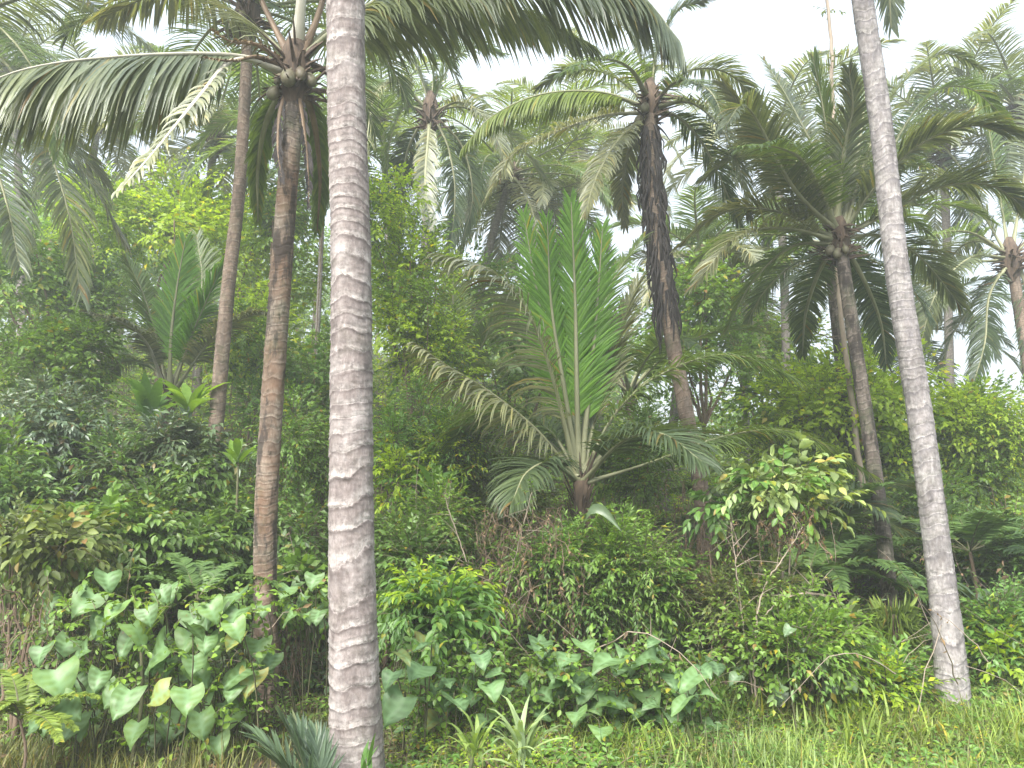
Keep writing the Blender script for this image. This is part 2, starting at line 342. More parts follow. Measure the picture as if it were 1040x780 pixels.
# ------------------------------------------------------------------ palms
def frond_geo(g, rng, P, Lmax=.75, n=80, droop=.8, vee=.2, rr=.022, pet=.12, w=.023, roll=0., a0=68, a1=22, K=4, clump=.1, leaf_m=0, stem_m=1, miss=.03, outward=None, base_w=2.4):
    """P: polyline of the rachis base->tip. leaflets hang off both sides"""
    NS = 28; C = resample(P, NS); T = norm(np.gradient(C, axis=0))
    o = norm(np.array([C[-1][0]-C[0][0], C[-1][1]-C[0][1], 0.]) if outward is None else np.array(outward, float))
    el = np.clip(T[:, 2], -1, 1)
    N = UP[None]*np.sqrt(1-el**2)[:, None]-o[None]*el[:, None]
    N = norm(N-T*(N*T).sum(1, keepdims=True)); B = np.cross(T, N)
    if roll:
        c, s = math.cos(roll), math.sin(roll); N, B = N*c+B*s, B*c-N*s
    u = np.linspace(0, 1, NS)
    r = rr*(np.interp(u, [0, .04, .14, .5, 1], [base_w, base_w*.75, 1.15, .75, .16]))
    th = np.linspace(0, 2*PI, 6, endpoint=False)
    V = C[:, None]+(B[:, None]*np.cos(th)[:, None]*1.25+N[:, None]*np.sin(th)[:, None]*.7)*r[:, None, None]
    i = np.arange(NS-1)[:, None]*6; j = np.arange(6)[None]; k = (j+1) % 6
    g.add(V, np.stack([i+j, i+k, i+6+k, i+6+j], -1).reshape(-1, 4), None, stem_m)
    n = int(n*1.55)
    for s in (-1, 1):
        t = pet+(1-pet)*(np.arange(n)+.5*rng.random(n))/n
        keep = rng.random(n) > miss; t = t[keep]; nn = len(t)
        x = (t-pet)/(1-pet)
        ip = lambda A: np.stack([np.interp(t, u, A[:, q]) for q in range(3)], 1)
        c, tt, bb, nn_ = ip(C), norm(ip(T)), norm(ip(B)), norm(ip(N))
        L = Lmax*np.interp(x, [0, .12, .4, .7, 1], [.55, .9, 1, .8, .38])*rng.uniform(.86, 1.06, nn)
        a = np.radians(a0+(a1-a0)*x**1.3)+rng.normal(0, .06, nn)+clump*np.sin(t*57+s)*.6
        v = vee+rng.normal(0, .12, nn)+.12*np.sin(t*23+s*2)
        d = tt*np.cos(a)[:, None]+(s*bb*np.cos(v)[:, None]+nn_*np.sin(v)[:, None])*np.sin(a)[:, None]
        p = c.copy(); rows = []; W0 = norm(tt-d*(tt*d).sum(1, keepdims=True))
        ww = w*rng.uniform(.8, 1.15, nn)
        dr = droop*rng.uniform(.6, 1.4, nn)
        wp = [.55, 1., .95, .7, .08] if K == 4 else [.6, 1., .75, .08]
        for q in range(K+1):
            W = norm(W0-d*(W0*d).sum(1, keepdims=True)); Nr = np.cross(d, W)*s
            hw = (ww*wp[q]/2)[:, None]
            rows += [p-W*hw+Nr*hw*.35, p, p+W*hw+Nr*hw*.35]
            p = p+d*(L/K)[:, None]
            d = norm(d-UP*(dr*(q+1)/K*1.0)[:, None]*.8/K*2)
        V = np.stack(rows, 1); m = 3*(K+1)
        q = np.arange(K)*3; base = np.concatenate([np.stack([q, q+1, q+4, q+3], 1), np.stack([q+1, q+2, q+5, q+4], 1)])
        g.add(V, (base[None]+(np.arange(nn)*m)[:, None, None]).reshape(-1, 4), None, leaf_m)
PR = {'n': 0}
def add_frond(root, rng, P, lm='frond', sm_='petiole', label=None, **kw):
    g = Geo(); frond_geo(g, rng, P, **kw); o = link('frond', g.mesh('frond', [M[lm], M[sm_]]), root)
    if label: o['label'] = label
    return o
def auto_frond(c, az, el, L, bend, rng, side=0.):
    """a rachis leaving c at azimuth az and elevation el, bending down"""
    n = 14; p = np.array(c, float); out = [p.copy()]; e = el; a = az
    for i in range(n):
        t = (i+1)/n
        e_ = e-bend*t**1.5; a_ = a+side*t
        p = p+np.array([math.cos(a_)*math.cos(e_), math.sin(a_)*math.cos(e_), math.sin(e_)])*L/n; out.append(p.copy())
    return np.array(out)
def trunk_mesh(g, rng, P, r, ring=.085, sides=22, step=.012, foot=None, tilt=.25, rough=.02, fl=.22):
    """ringed trunk; P polyline foot->top, r radius at foot, top"""
    L = np.linalg.norm(np.diff(resample(P, 60), axis=0), axis=1).sum(); n = int(L/step)
    n = min(n, 900); C = resample(P, n); s = np.linspace(0, L, n); th = np.linspace(0, 2*PI, sides, endpoint=False)
    S, TH = np.meshgrid(s, th, indexing='ij')
    k1, k2 = rng.uniform(0, 6, 2)
    # distance between scars changes along the stem, and each scar is tilted
    ph0 = S/ring+1.1*np.sin(S*1.7+k1)+.55*np.sin(S*4.3+k2)+.2*np.sin(S*11+k1)
    idx = np.floor(ph0); ph = ph0+tilt*np.cos(TH+idx*0+1.7*np.sin(S*1.1+k1))+.09*np.sin(3*TH+2.3*S+k2)+.06*np.sin(5*TH-4*S)
    fr = ph-np.floor(ph)
    R = np.interp(s/L, [0, .5, 1], [r[0], (r[0]+r[1])/2, r[1]])[:, None]*np.ones_like(S)
    if foot: R = R*(1+foot*np.exp(-S/fl))
    bump = np.where(fr < .12, 1-fr/.12*.5, .5*(1-(fr-.12)/.88))-.35
    hs = .5+.9*np.abs(np.sin(np.floor(ph)*12.9898+k1)); R = R*(1+.05*hs*bump+rough*np.sin(2*TH+S*1.3+k1)+rough*.6*np.sin(3*TH-S*2.9+k2)+.012*np.sin(17*S+4*TH))+rng.normal(0, .0012, S.shape)
    tube(g, C, R, sides, 0, a=ph)
def stem_px(px, d, foot_d=None, dz=-.15):
    """photo pixels -> world points; first point carried down to the soil"""
    pts = [at(x, y, d if np.isscalar(d) else np.interp(i, [0, len(px)-1], d)) for i, (x, y) in enumerate(px)]
    a, b = pts[0], pts[1]; dr = (a-b)/np.linalg.norm(a-b)
    t = 0
    while a[2]+dr[2]*t > ground(a[0]+dr[0]*t, a[1]+dr[1]*t)+dz and t < 12: t += .02
    if t > .15: pts = [a+dr*t]+pts
    elif t <= .02: pass
    return pts
def crown_bits(root, rng, c, s=1.0, nuts=0, fibre=True, stubs=6):
    c = np.array(c)
    if fibre:
        g = Geo(); n = 60
        az = rng.uniform(0, 2*PI, n); h = rng.uniform(-.28, .22, n)*s
        P0 = np.stack([c[0]+np.cos(az)*.07*s, c[1]+np.sin(az)*.07*s, c[2]+h-.1*s], 1); L = rng.uniform(.15, .45, n)*s
        o = np.stack([np.cos(az), np.sin(az), rng.uniform(-.2, 1.1, n)], 1); t = np.linspace(0, 1, 5)
        P = P0[:, None]+norm(o)[:, None]*(L[:, None]*t)[..., None]-UP*(rng.uniform(0, .5, n)[:, None]*L[:, None]*t**2)[..., None]
        strands(g, P, (np.array([.03, .026, .02, .013, .006])*s)[None]*rng.uniform(.6, 1.2, n)[:, None])
        tube(g, [c+UP*(-.42*s), c+UP*(-.25*s), c+UP*(-.05*s), c+UP*(.15*s), c+UP*(.35*s)], np.array([.1, .125, .15, .13, .05])*s, 14)
        link('leaf_bases', g.mesh('leaf_bases', M['fibre']), root)
    for k in range(nuts):
        g = Geo(); a = rng.uniform(0, 2*PI) if k > 4 else -PI/2+(k-2)*.55; q = c+np.array([math.cos(a)*.2, math.sin(a)*.2, -.14-rng.uniform(0, .22)])*s
        n = 9; u = np.linspace(0, PI, n); ax = norm(np.array([math.cos(a)*.5, math.sin(a)*.5, -1.]))
        C = q[None]-ax*np.cos(u)[:, None]*.1*s; z_ = rng.uniform(.7, 1.05); C = q[None]-ax*np.cos(u)[:, None]*.1*s*z_; R = np.maximum(np.sin(u), .02)*.07*s*z_*(1-.16*np.cos(u))*rng.uniform(.85, 1.05); tube(g, resample([c-UP*.02, (c+q)/2+UP*.05*s, q-ax*.1*s*z_], 6), np.full(6, .012*s), 6)
        tube(g, C, R, 12); link('coconut', g.mesh('coconut', M['nut']), root)
def palm(name, label, px, d, r, bark, seed, crown_px=None, fronds=(), auto=(), nuts=0, ring=.085, foot=None, cat='palm tree', group='coconut palms', cs=1.0, sides=22, step=.014, fibre=True, lens=None, tilt=.25, fl=.35, ls=1.):
    rng = np.random.default_rng(seed)
    pts = stem_px(px, d)
    root = empty(name, pts[0], label, cat, group)
    g = Geo(); trunk_mesh(g, rng, pts, r, ring, sides, step, foot, tilt, fl=fl); link('trunk', g.mesh('trunk', M[bark], attr=True), root)
    dc = d if np.isscalar(d) else d[-1]
    if crown_px is None: c = pts[-1]
    else: c = at(*crown_px, dc)
    if fibre: crown_bits(root, rng, c, cs, nuts)
    for f in fronds:
        pl, dt, kw = f; kw = dict(kw); n = len(pl)
        P = [at(x, y, dc+dt*(i/(n-1))) for i, (x, y) in enumerate(pl)]
        if kw.pop('bow', 0): pass
        kw['Lmax'] = kw['Lmax']*ls; kw['w'] = kw.get('w', .023)*ls
        add_frond(root, rng, P, **kw)
    for (n, el, L, bend, kw) in auto:
        kw = dict(kw); a_off = kw.pop('az', rng.uniform(0, 6)); arc = kw.pop('arc', 2*PI)
        for i in range(n):
            az = a_off+arc*(i+rng.uniform(-.25, .25))/n
            P = auto_frond(c, az, el+rng.normal(0, .12), L*rng.uniform(.85, 1.1), bend*rng.uniform(.8, 1.2), rng, rng.normal(0, .15))
            add_frond(root, rng, P, **kw)
    return root, c
FD = lambda **k: k
#--- A the big foreground trunk, crown above the frame
AT = [(363, 778), (360, 700), (357, 560), (357, 400), (356, 250), (352, 100), (351, 0), (349, -160), (346, -330), (342, -480)]
palm('coconut_palm', 'thick pale grey ringed palm trunk standing closest, cutting through the whole picture', AT, 4.35, (.117, .108), 'bark_grey', 11,
     auto=[(6, .5, 3.2, 1.1, FD(lm='frond', Lmax=.7, n=60))], ring=.104, foot=.42, fl=.7, sides=40, step=.008, tilt=.3)
#--- J leaning trunk on the right
JT = [(968, 712), (962, 640), (950, 540), (934, 420), (912, 280), (895, 130), (876, 0), (860, -110), (850, -170)]
palm('coconut_palm', 'slender pale grey palm trunk leaning left, rising out of the grass at right', JT, (6.0, 6.0), (.1, .076), 'bark_pale', 12,
     fronds=[([(850, -170), (880, -120), (900, -40), (905, 28)], .3, FD(Lmax=.35, n=50, lm='frond_blue'))],
     auto=[(6, .6, 3.0, 1.0, FD(lm='frond', Lmax=.7, n=60))], ring=.1, foot=.42, fl=.4, sides=34, step=.01)
#--- B coconut palm whose crown fills the top left
BT = [(273, 700), (270, 640), (270, 520), (277, 400), (284, 300), (291, 200), (299, 110), (300, 80)]
palm('coconut_palm', 'rust brown blotched palm with coconuts and open crown just left of the pale trunk', BT, (5.9, 5.9), (.088, .075), 'bark_brown', 13, (300, 66), [
    ([(292, 70), (230, 56), (120, 58), (20, 72), (-60, 110)], -1.2, FD(lm='frond_blue', sm_='petiole_pale', Lmax=.8, n=150, droop=1.6, vee=-.95, w=.025, pet=.18)),
    ([(305, 62), (370, 8), (460, -26), (560, -32), (645, -8), (690, 42)], -.5, FD(lm='frond_blue', Lmax=.82, n=150, droop=1.5, vee=-.85, w=.026, pet=.12)),
    ([(302, 60), (350, 20), (430, 0), (520, 8), (600, 45)], 1.2, FD(lm='frond_blue', Lmax=.6, n=120, droop=1.3, vee=-.6, w=.03)),
    ([(296, 60), (270, 10), (238, -60), (200, -110)], .3, FD(lm='frond', sm_='petiole_brown', Lmax=.7, n=70, pet=.3, rr=.03)),
    ([(300, 55), (306, 0), (312, -120), (330, -190)], -.4, FD(lm='frond', sm_='petiole_pale', Lmax=.7, n=70, pet=.3, rr=.03)),
    ([(305, 58), (325, 10), (350, -80), (400, -160)], .4, FD(lm='frond', sm_='petiole_brown', Lmax=.7, n=70, pet=.3, rr=.034)),
    ([(296, 62), (262, 30), (222, 5), (160, -5), (100, 20)], 1.0, FD(lm='frond_silver', Lmax=.55, n=90, droop=1.3, vee=-.1)),
    ([(290, 74), (240, 60), (205, 95), (160, 150), (120, 195)], -1.6, FD(lm='frond_silver', sm_='petiole_pale', Lmax=.2, n=40, droop=2.5, rr=.02, miss=.35, pet=.3)),
    ([(296, 80), (272, 120), (262, 170), (262, 225)], .9, FD(lm='frond', Lmax=.22, n=70, droop=1.5, a0=40, sm_='petiole')),
    ([(303, 82), (318, 120), (325, 180), (322, 235)], 1.2, FD(lm='frond', Lmax=.25, n=70, droop=1.6, a0=40, sm_='petiole_brown')),
    ([(300, 82), (306, 110), (312, 160), (314, 210)], -.2, FD(lm='fibre_black', Lmax=.12, n=26, droop=1.8, a0=30, sm_='petiole_brown', rr=.014, miss=.4)),
    ([(296, 82), (285, 110), (282, 150), (287, 185)], -.2, FD(lm='fibre_black', Lmax=.12, n=26, droop=1.8, a0=30, sm_='petiole_brown', rr=.014, miss=.4)),
    ([(290, 70), (262, 58), (236, 62), (205, 58)], -.7, FD(lm='frond_dead', Lmax=.12, n=20, droop=2, sm_='petiole_brown', rr=.024, miss=.5)),
    ([(292, 66), (262, 46), (234, 42), (214, 30)], -.4, FD(lm='frond_dead', Lmax=.12, n=20, droop=2, sm_='petiole_brown', rr=.02, miss=.5)),
   ], nuts=5, cs=.8, ring=.072, foot=.25, sides=30, step=.012)
#--- C brown trunk behind B
CT = [(216, 488), (222, 400), (232, 290), (243, 190), (250, 75), (252, 10)]
palm('coconut_palm', 'slim tan palm trunk with black upper stem, second from left, behind the rusty trunk', CT, (8.7, 9.0), (.09, .065), 'bark_tan', 14,
     auto=[(11, .55, 3.0, 1.5, FD(lm='frond_dark', Lmax=.62, n=60))], nuts=3, sides=20)
#--- E palm beyond the left edge with fronds hanging into view
ET = [(-75, 420), (-70, 250), (-62, 60)]
palm('coconut_palm', 'palm at the left edge, only its long hanging fronds reaching into view', ET, (8.2, 8.2), (.11, .09), 'bark_tan', 15, None, [
    ([(-62, 55), (-10, 10), (60, -5), (130, 30), (190, 90)], -.4, FD(lm='frond_blue', Lmax=.6, n=90, droop=1.2, vee=-.1)),
    ([(-62, 50), (-20, 20), (20, 50), (50, 110), (60, 160)], -.8, FD(lm='frond', Lmax=.5, n=80, droop=1.2)),
    ([(-62, 60), (0, 60), (40, 130), (68, 210), (82, 300)], -1.0, FD(lm='frond_blue', Lmax=.62, n=90, droop=1.4)),
    ([(-62, 60), (0, 90), (50, 130), (95, 190), (125, 245)], .2, FD(lm='frond_silver', Lmax=.6, n=90, droop=1.4)),
    ([(-62, 70), (-20, 130), (5, 200), (20, 270)], -.9, FD(lm='frond_blue', Lmax=.6, n=80, droop=1.4)),
    ([(-62, 45), (-30, -20), (20, -60), (90, -40)], .4, FD(lm='frond', Lmax=.6, n=80, droop=1.2)),
    ([(-62, 60), (0, 100), (60, 130), (110, 190)], 1.6, FD(lm='frond_blue', Lmax=.6, n=80, droop=1.4)),
   ], auto=[(5, .3, 3, 1.3, FD(lm='frond', n=60, az=2.2, arc=2.5))], sides=18)
#--- G palm with the shaggy black stem
GT = [(722, 640), (712, 500), (697, 420), (680, 330), (668, 240), (661, 160), (660, 110)]
groot, gc = palm('coconut_palm', 'palm right of centre with shaggy black upper stem above a tan lower trunk', GT, (8.6, 9.4), (.092, .08), 'bark_tan', 16, (660, 102), [
    ([(657, 110), (610, 94), (550, 96), (500, 118), (470, 150)], -.3, FD(lm='frond_lime', Lmax=.55, n=130, droop=1.5, vee=-.9, w=.026)),
    ([(657, 114), (610, 118), (560, 136), (520, 158), (495, 200)], -1.0, FD(lm='frond_silver', Lmax=.5, n=100, droop=1.4, sm_='petiole_pale')),
    ([(656, 118), (630, 140), (608, 175), (592, 222)], -1.2, FD(lm='frond_silver', Lmax=.42, n=90, droop=1.5)),
    ([(664, 110), (700, 104), (732, 130), (752, 175), (760, 222)], -.8, FD(lm='frond_blue', Lmax=.5, n=90, droop=1.3)),
    ([(664, 112), (690, 120), (716, 150), (740, 200), (752, 230)], .4, FD(lm='frond_dark', Lmax=.5, n=90, droop=1.3)),
    ([(656, 104), (620, 76), (580, 72), (545, 90)], .8, FD(lm='frond_blue', Lmax=.45, n=90, droop=1.1)),
    ([(660, 98), (650, 60), (632, 25), (600, 0)], .2, FD(lm='frond_blue', Lmax=.5, n=80, droop=.9)),
    ([(662, 98), (668, 50), (690, 10), (720, 0)], .2, FD(lm='frond_dark', Lmax=.5, n=80, droop=.9)),
    ([(665, 102), (700, 72), (740, 75), (775, 110)], .6, FD(lm='frond_blue', Lmax=.5, n=80, droop=1.2)),
    ([(664, 104), (690, 82), (720, 92), (735, 120)], -1.3, FD(lm='frond_dark', Lmax=.45, n=80, droop=1.2)),
    ([(658, 100), (640, 70), (610, 60), (570, 75)], -1.6, FD(lm='frond', Lmax=.45, n=80, droop=1.2)),
    ([(658, 120), (640, 150), (632, 190), (635, 230)], .5, FD(lm='frond_silver', Lmax=.35, n=80, droop=1.2)),
   ], nuts=2, ls=.86, cs=.85, sides=22)
# black hanging fibre skirt
rng = np.random.default_rng(160); g = Geo(); n = 420
gpts = resample(stem_px(GT, (8.6, 9.4))[-4:], 30); k = rng.integers(2, 27, n); az = rng.uniform(0, 2*PI, n)
O = gpts[k]+np.stack([np.cos(az), np.sin(az), 0*az], 1)*rng.uniform(.06, .1, n)[:, None]
t = np.linspace(0, 1, 5); L = rng.uniform(.2, .55, n)
P = O[:, None]-UP*(L[:, None]*t)[..., None]+(np.stack([np.cos(az), np.sin(az), 0*az], 1)*rng.uniform(.0, .09, n)[:, None])[:, None]*np.sin(t*2.4)[None, :, None]+rng.normal(0, .008, (n, 5, 3))
strands(g, P, np.array([.02, .018, .014, .01, .004])[None]*rng.uniform(.5, 1.3, n)[:, None])
link('dead_leaf_skirt', g.mesh('dead_leaf_skirt', M['fibre_black']), groot)
#--- F grey-stemmed palm left of centre, with drooping silver fronds
palm('coconut_palm', 'silvery drooping palm with dark dead fronds, left of centre behind the thick trunk', [(428, 385), (431, 300), (434, 210), (436, 118)], (12.8, 13.2), (.1, .085), 'bark_far', 17, (437, 112), [
    ([(434, 112), (405, 84), (382, 95), (372, 150), (370, 210)], -.8, FD(lm='frond_silver', Lmax=.55, n=80, droop=1.4)),
    ([(434, 114), (410, 110), (395, 150), (392, 215)], -.2, FD(lm='frond', Lmax=.5, n=80, droop=1.4)),
    ([(437, 118), (434, 150), (432, 190), (440, 240)], -1.3, FD(lm='frond_silver', Lmax=.4, n=80, droop=1.2, a0=45)),
    ([(440, 114), (470, 104), (500, 130), (515, 175)], -1.0, FD(lm='frond_silver', Lmax=.55, n=80, droop=1.3)),
    ([(440, 112), (475, 110), (520, 140), (560, 190)], .2, FD(lm='frond_blue', Lmax=.6, n=80, droop=1.3)),
    ([(438, 108), (455, 70), (480, 48), (510, 55)], .2, FD(lm='frond', Lmax=.5, n=80, droop=1)),
    ([(436, 108), (425, 72), (405, 50), (380, 50)], .2, FD(lm='frond_blue', Lmax=.5, n=80, droop=1)),
    ([(440, 118), (455, 150), (462, 195), (458, 250)], -.4, FD(lm='frond_dark', Lmax=.45, n=80, droop=1.6)),
    ([(442, 118), (470, 150), (480, 200), (470, 245)], .3, FD(lm='frond_dark', Lmax=.5, n=80, droop=1.6)),
    ([(432, 118), (415, 150), (408, 190), (405, 240)], .5, FD(lm='frond_dark', Lmax=.5, n=80, droop=1.6)),
    ([(438, 106), (440, 80), (438, 50), (430, 25)], .0, FD(lm='frond', Lmax=.4, n=70, droop=.6)),
   ], nuts=0, sides=16)
#--- F2 tall back palm in the middle
palm('coconut_palm', 'green backlit palm between the silvery palm and the shaggy-stemmed palm', [(478, 372), (484, 320), (500, 240), (520, 178)], (15.5, 16), (.095, .08), 'bark_far', 18, None,
     auto=[(9, .75, 3.2, 1.3, FD(lm='frond_lime', Lmax=.7, n=60)), (8, .1, 3.2, 1.2, FD(lm='frond', Lmax=.7, n=60)), (5, -.5, 2.6, .8, FD(lm='frond_silver', Lmax=.6, n=60))], sides=14)
#--- I palm pair right of centre: one crown, two stems = two palms
IT = [(904, 612), (897, 540), (884, 450), (870, 360), (858, 280), (853, 245)]
palm('coconut_palm', 'dark palm with the fullest spreading crown at right, brown patched trunk, right one of two', IT, (7.9, 8.4), (.078, .066), 'bark_dark', 19, (852, 240), [
    ([(850, 236), (845, 170), (836, 110), (826, 60)], .0, FD(lm='frond', Lmax=.5, n=90, droop=.8, a0=50)),
    ([(848, 236), (815, 190), (775, 138), (734, 84)], -.6, FD(lm='frond_silver', Lmax=.5, n=100, droop=.9, vee=-.2)),
    ([(846, 240), (800, 180), (752, 158), (712, 185)], .6, FD(lm='frond_blue', Lmax=.55, n=90, droop=.8)),
    ([(846, 244), (800, 232), (750, 240), (705, 290)], -.8, FD(lm='frond_silver', Lmax=.55, n=90, droop=.9)),
    ([(847, 248), (805, 250), (765, 285), (738, 335)], .4, FD(lm='frond', Lmax=.5, n=90, droop=.9)),
    ([(856, 238), (885, 195), (930, 150), (985, 128), (1050, 140)], -1.0, FD(lm='frond_blue', Lmax=.6, n=110, droop=.9, w=.03)),
    ([(858, 240), (905, 215), (955, 190), (1010, 190), (1060, 230)], -.3, FD(lm='frond_blue', Lmax=.65, n=110, droop=.8, w=.03)),
    ([(857, 236), (880, 160), (908, 95), (955, 55), (998, 70)], .4, FD(lm='frond_blue', Lmax=.45, n=100, droop=.8)),
    ([(854, 234), (872, 150), (880, 90), (888, 50)], .8, FD(lm='frond', Lmax=.45, n=90, droop=.9, a0=50)),
    ([(857, 242), (895, 240), (935, 262), (975, 310)], .6, FD(lm='frond_blue', Lmax=.6, n=90, droop=.9)),
    ([(852, 234), (830, 160), (800, 100), (775, 60)], .9, FD(lm='frond_blue', Lmax=.45, n=90, droop=1)),
    ([(856, 236), (895, 170), (940, 100), (985, 90), (1030, 130)], .9, FD(lm='frond', Lmax=.5, n=90, droop=.8)),
    ([(850, 236), (805, 190), (760, 110), (735, 130)], -1.2, FD(lm='frond_blue', Lmax=.5, n=90, droop=.8)),
    ([(846, 242), (790, 215), (735, 215), (690, 250)], .2, FD(lm='frond_silver', Lmax=.5, n=90, droop=.9)),
    ([(856, 246), (880, 290), (895, 330), (900, 370)], 1.0, FD(lm='frond_dark', Lmax=.45, n=80, droop=.9)),
    ([(848, 248), (830, 280), (818, 320), (815, 360)], 1.4, FD(lm='frond_dark', Lmax=.4, n=80, droop=.9)),
    ([(850, 232), (858, 150), (866, 110), (862, 70)], -.7, FD(lm='frond_blue', Lmax=.45, n=90, droop=1, a0=45)),
    ([(856, 234), (890, 180), (905, 165), (940, 170)], 1.8, FD(lm='frond_dark', Lmax=.6, n=90, droop=1)),
    ([(850, 236), (820, 170), (790, 150), (750, 150)], -1.8, FD(lm='frond', Lmax=.5, n=90, droop=1)),
   ], nuts=3, ls=.85, cs=.75, sides=22)
palm('coconut_palm', 'thin plain olive palm trunk just left of the brown patched one at right', [(868, 470), (858, 410), (850, 340), (845, 290), (843, 250)], (11.2, 11.2), (.075, .065), 'bark_dark', 20, None,
     auto=[(8, .5, 2.3, 1.3, FD(lm='frond', Lmax=.5, n=60)), (4, -.3, 1.9, 1, FD(lm='frond_dark', Lmax=.5, n=50))], sides=16)
#--- K far right
palm('coconut_palm', 'bluish drooping palm at the right edge with dark hanging fronds', [(1075, 640), (1062, 500), (1045, 380), (1028, 268)], (12.2, 12.6), (.1, .085), 'bark_tan', 21, (1026, 262), [
    ([(1022, 258), (980, 235), (930, 250), (890, 320), (878, 380)], -.6, FD(lm='frond', Lmax=.65, n=90, droop=1.2)),
    ([(1022, 262), (985, 262), (950, 300), (930, 370)], -.9, FD(lm='frond_blue', Lmax=.6, n=90, droop=1.3)),
    ([(1024, 268), (1005, 300), (1000, 350), (985, 400)], -.6, FD(lm='frond_dark', Lmax=.5, n=80, droop=1.4)),
    ([(1034, 268), (1048, 310), (1050, 360), (1052, 400)], -.2, FD(lm='frond_dark', Lmax=.5, n=80, droop=1.4)),
    ([(1024, 252), (1012, 180), (1000, 110), (985, 55)], .3, FD(lm='frond', Lmax=.55, n=90, droop=.8, a0=50)),
    ([(1028, 252), (1040, 180), (1050, 100), (1070, 50)], .3, FD(lm='frond_blue', Lmax=.6, n=90, droop=1)),
    ([(1020, 254), (985, 200), (950, 180), (915, 200)], .8, FD(lm='frond_blue', Lmax=.6, n=90, droop=1.2)),
    ([(1032, 256), (1060, 230), (1100, 240), (1130, 300)], .2, FD(lm='frond', Lmax=.6, n=80, droop=1.2)),
    ([(1022, 264), (970, 270), (915, 300), (880, 350)], 1.0, FD(lm='frond_blue', Lmax=.7, n=80, droop=1.2)),
    ([(1024, 268), (980, 320), (960, 360), (955, 410)], .6, FD(lm='frond_dark', Lmax=.6, n=80, droop=1.2)),
    ([(1020, 256), (990, 245), (965, 265), (950, 330)], 1.4, FD(lm='frond_blue', Lmax=.6, n=80, droop=1.2)),
   ], nuts=0, sides=16)
#--- far palms, left and behind
def back_palm(label, px, d, seed, lm, L=3.0, n=16, r=(.095, .08), el=.55):
    return palm('coconut_palm', label, px, (d, d+.3), r, 'bark_far', seed, None, auto=[
        (n//2, el+.3, L, 1.4, FD(lm=lm[0], Lmax=.6, n=46, K=3, w=.034)), (n//2, el-.35, L, 1.3, FD(lm=lm[1], Lmax=.6, n=46, K=3, w=.034)),
        (4, -.6, L*.8, .7, FD(lm=lm[2], Lmax=.55, n=40, K=3, w=.034))], sides=12, step=.03)
back_palm('pale palm with thin grey trunk beyond the lime green tree, left of the tan trunk', [(207, 275), (211, 210), (218, 140)], 15.5, 31, ('frond', 'frond_silver', 'frond_dark'))
back_palm('pale silver palm high behind the upper left, above the lime green tree', [(95, 240), (92, 190), (100, 118)], 18, 32, ('frond_blue', 'frond_silver', 'frond_silver'), 3.4)
back_palm('dim palm on a very thin brown stem between the rusty trunk and the pale trunk', [(320, 390), (325, 280), (330, 150)], 13.8, 33, ('frond', 'frond', 'frond_dark'), 2.8, 14, (.05, .04))
back_palm('hazy palm behind the far upper left corner', [(20, 250), (18, 160), (10, 80)], 17, 34, ('frond_blue', 'frond', 'frond_dark'), 3.6)
back_palm('hazy palm seen through the gap left of the shaggy stem', [(600, 330), (592, 250), (585, 150)], 20, 35, ('frond_blue', 'frond_silver', 'frond_silver'), 3.6)
back_palm('low far palm with grey fronds left of the leaning trunk, above the lime thicket', [(757, 420), (752, 340), (748, 290)], 18, 36, ('frond', 'frond_silver', 'frond_silver'), 3.2)
back_palm('small far palm showing between the two right hand trunks and the sky gap', [(935, 430), (930, 380), (925, 335)], 19, 37, ('frond', 'frond_dark', 'frond_dark'), 2.8)
back_palm('far palm behind the green backlit palm, mostly hidden', [(395, 260), (392, 190), (388, 120)], 19, 38, ('frond_lime', 'frond', 'frond_dark'), 3.4)
back_palm('far palm right of the shaggy stem, its grey fronds crossing the trunk', [(700, 300), (705, 260), (712, 262)], 15, 39, ('frond', 'frond_silver', 'frond_silver'), 2.6, 12)

back_palm('hazy tall palm overlapping the spreading crown from behind, on its left', [(800, 400), (795, 250), (788, 150)], 15.5, 51, ('frond_blue', 'frond_silver', 'frond_dark'), 3.2)
back_palm('hazy palm filling the sky right of the leaning trunk', [(965, 420), (962, 260), (958, 150)], 16, 52, ('frond_blue', 'frond_silver', 'frond_dark'), 3.4)
back_palm('hazy palm top at the upper right edge', [(1060, 400), (1050, 250), (1035, 110)], 15, 53, ('frond_blue', 'frond', 'frond_dark'), 3.2)
back_palm('pale palm crown behind the backlit palm, nearer the young palm', [(560, 330), (556, 260), (550, 205)], 17, 54, ('frond_lime', 'frond_silver', 'frond_silver'), 3.0)
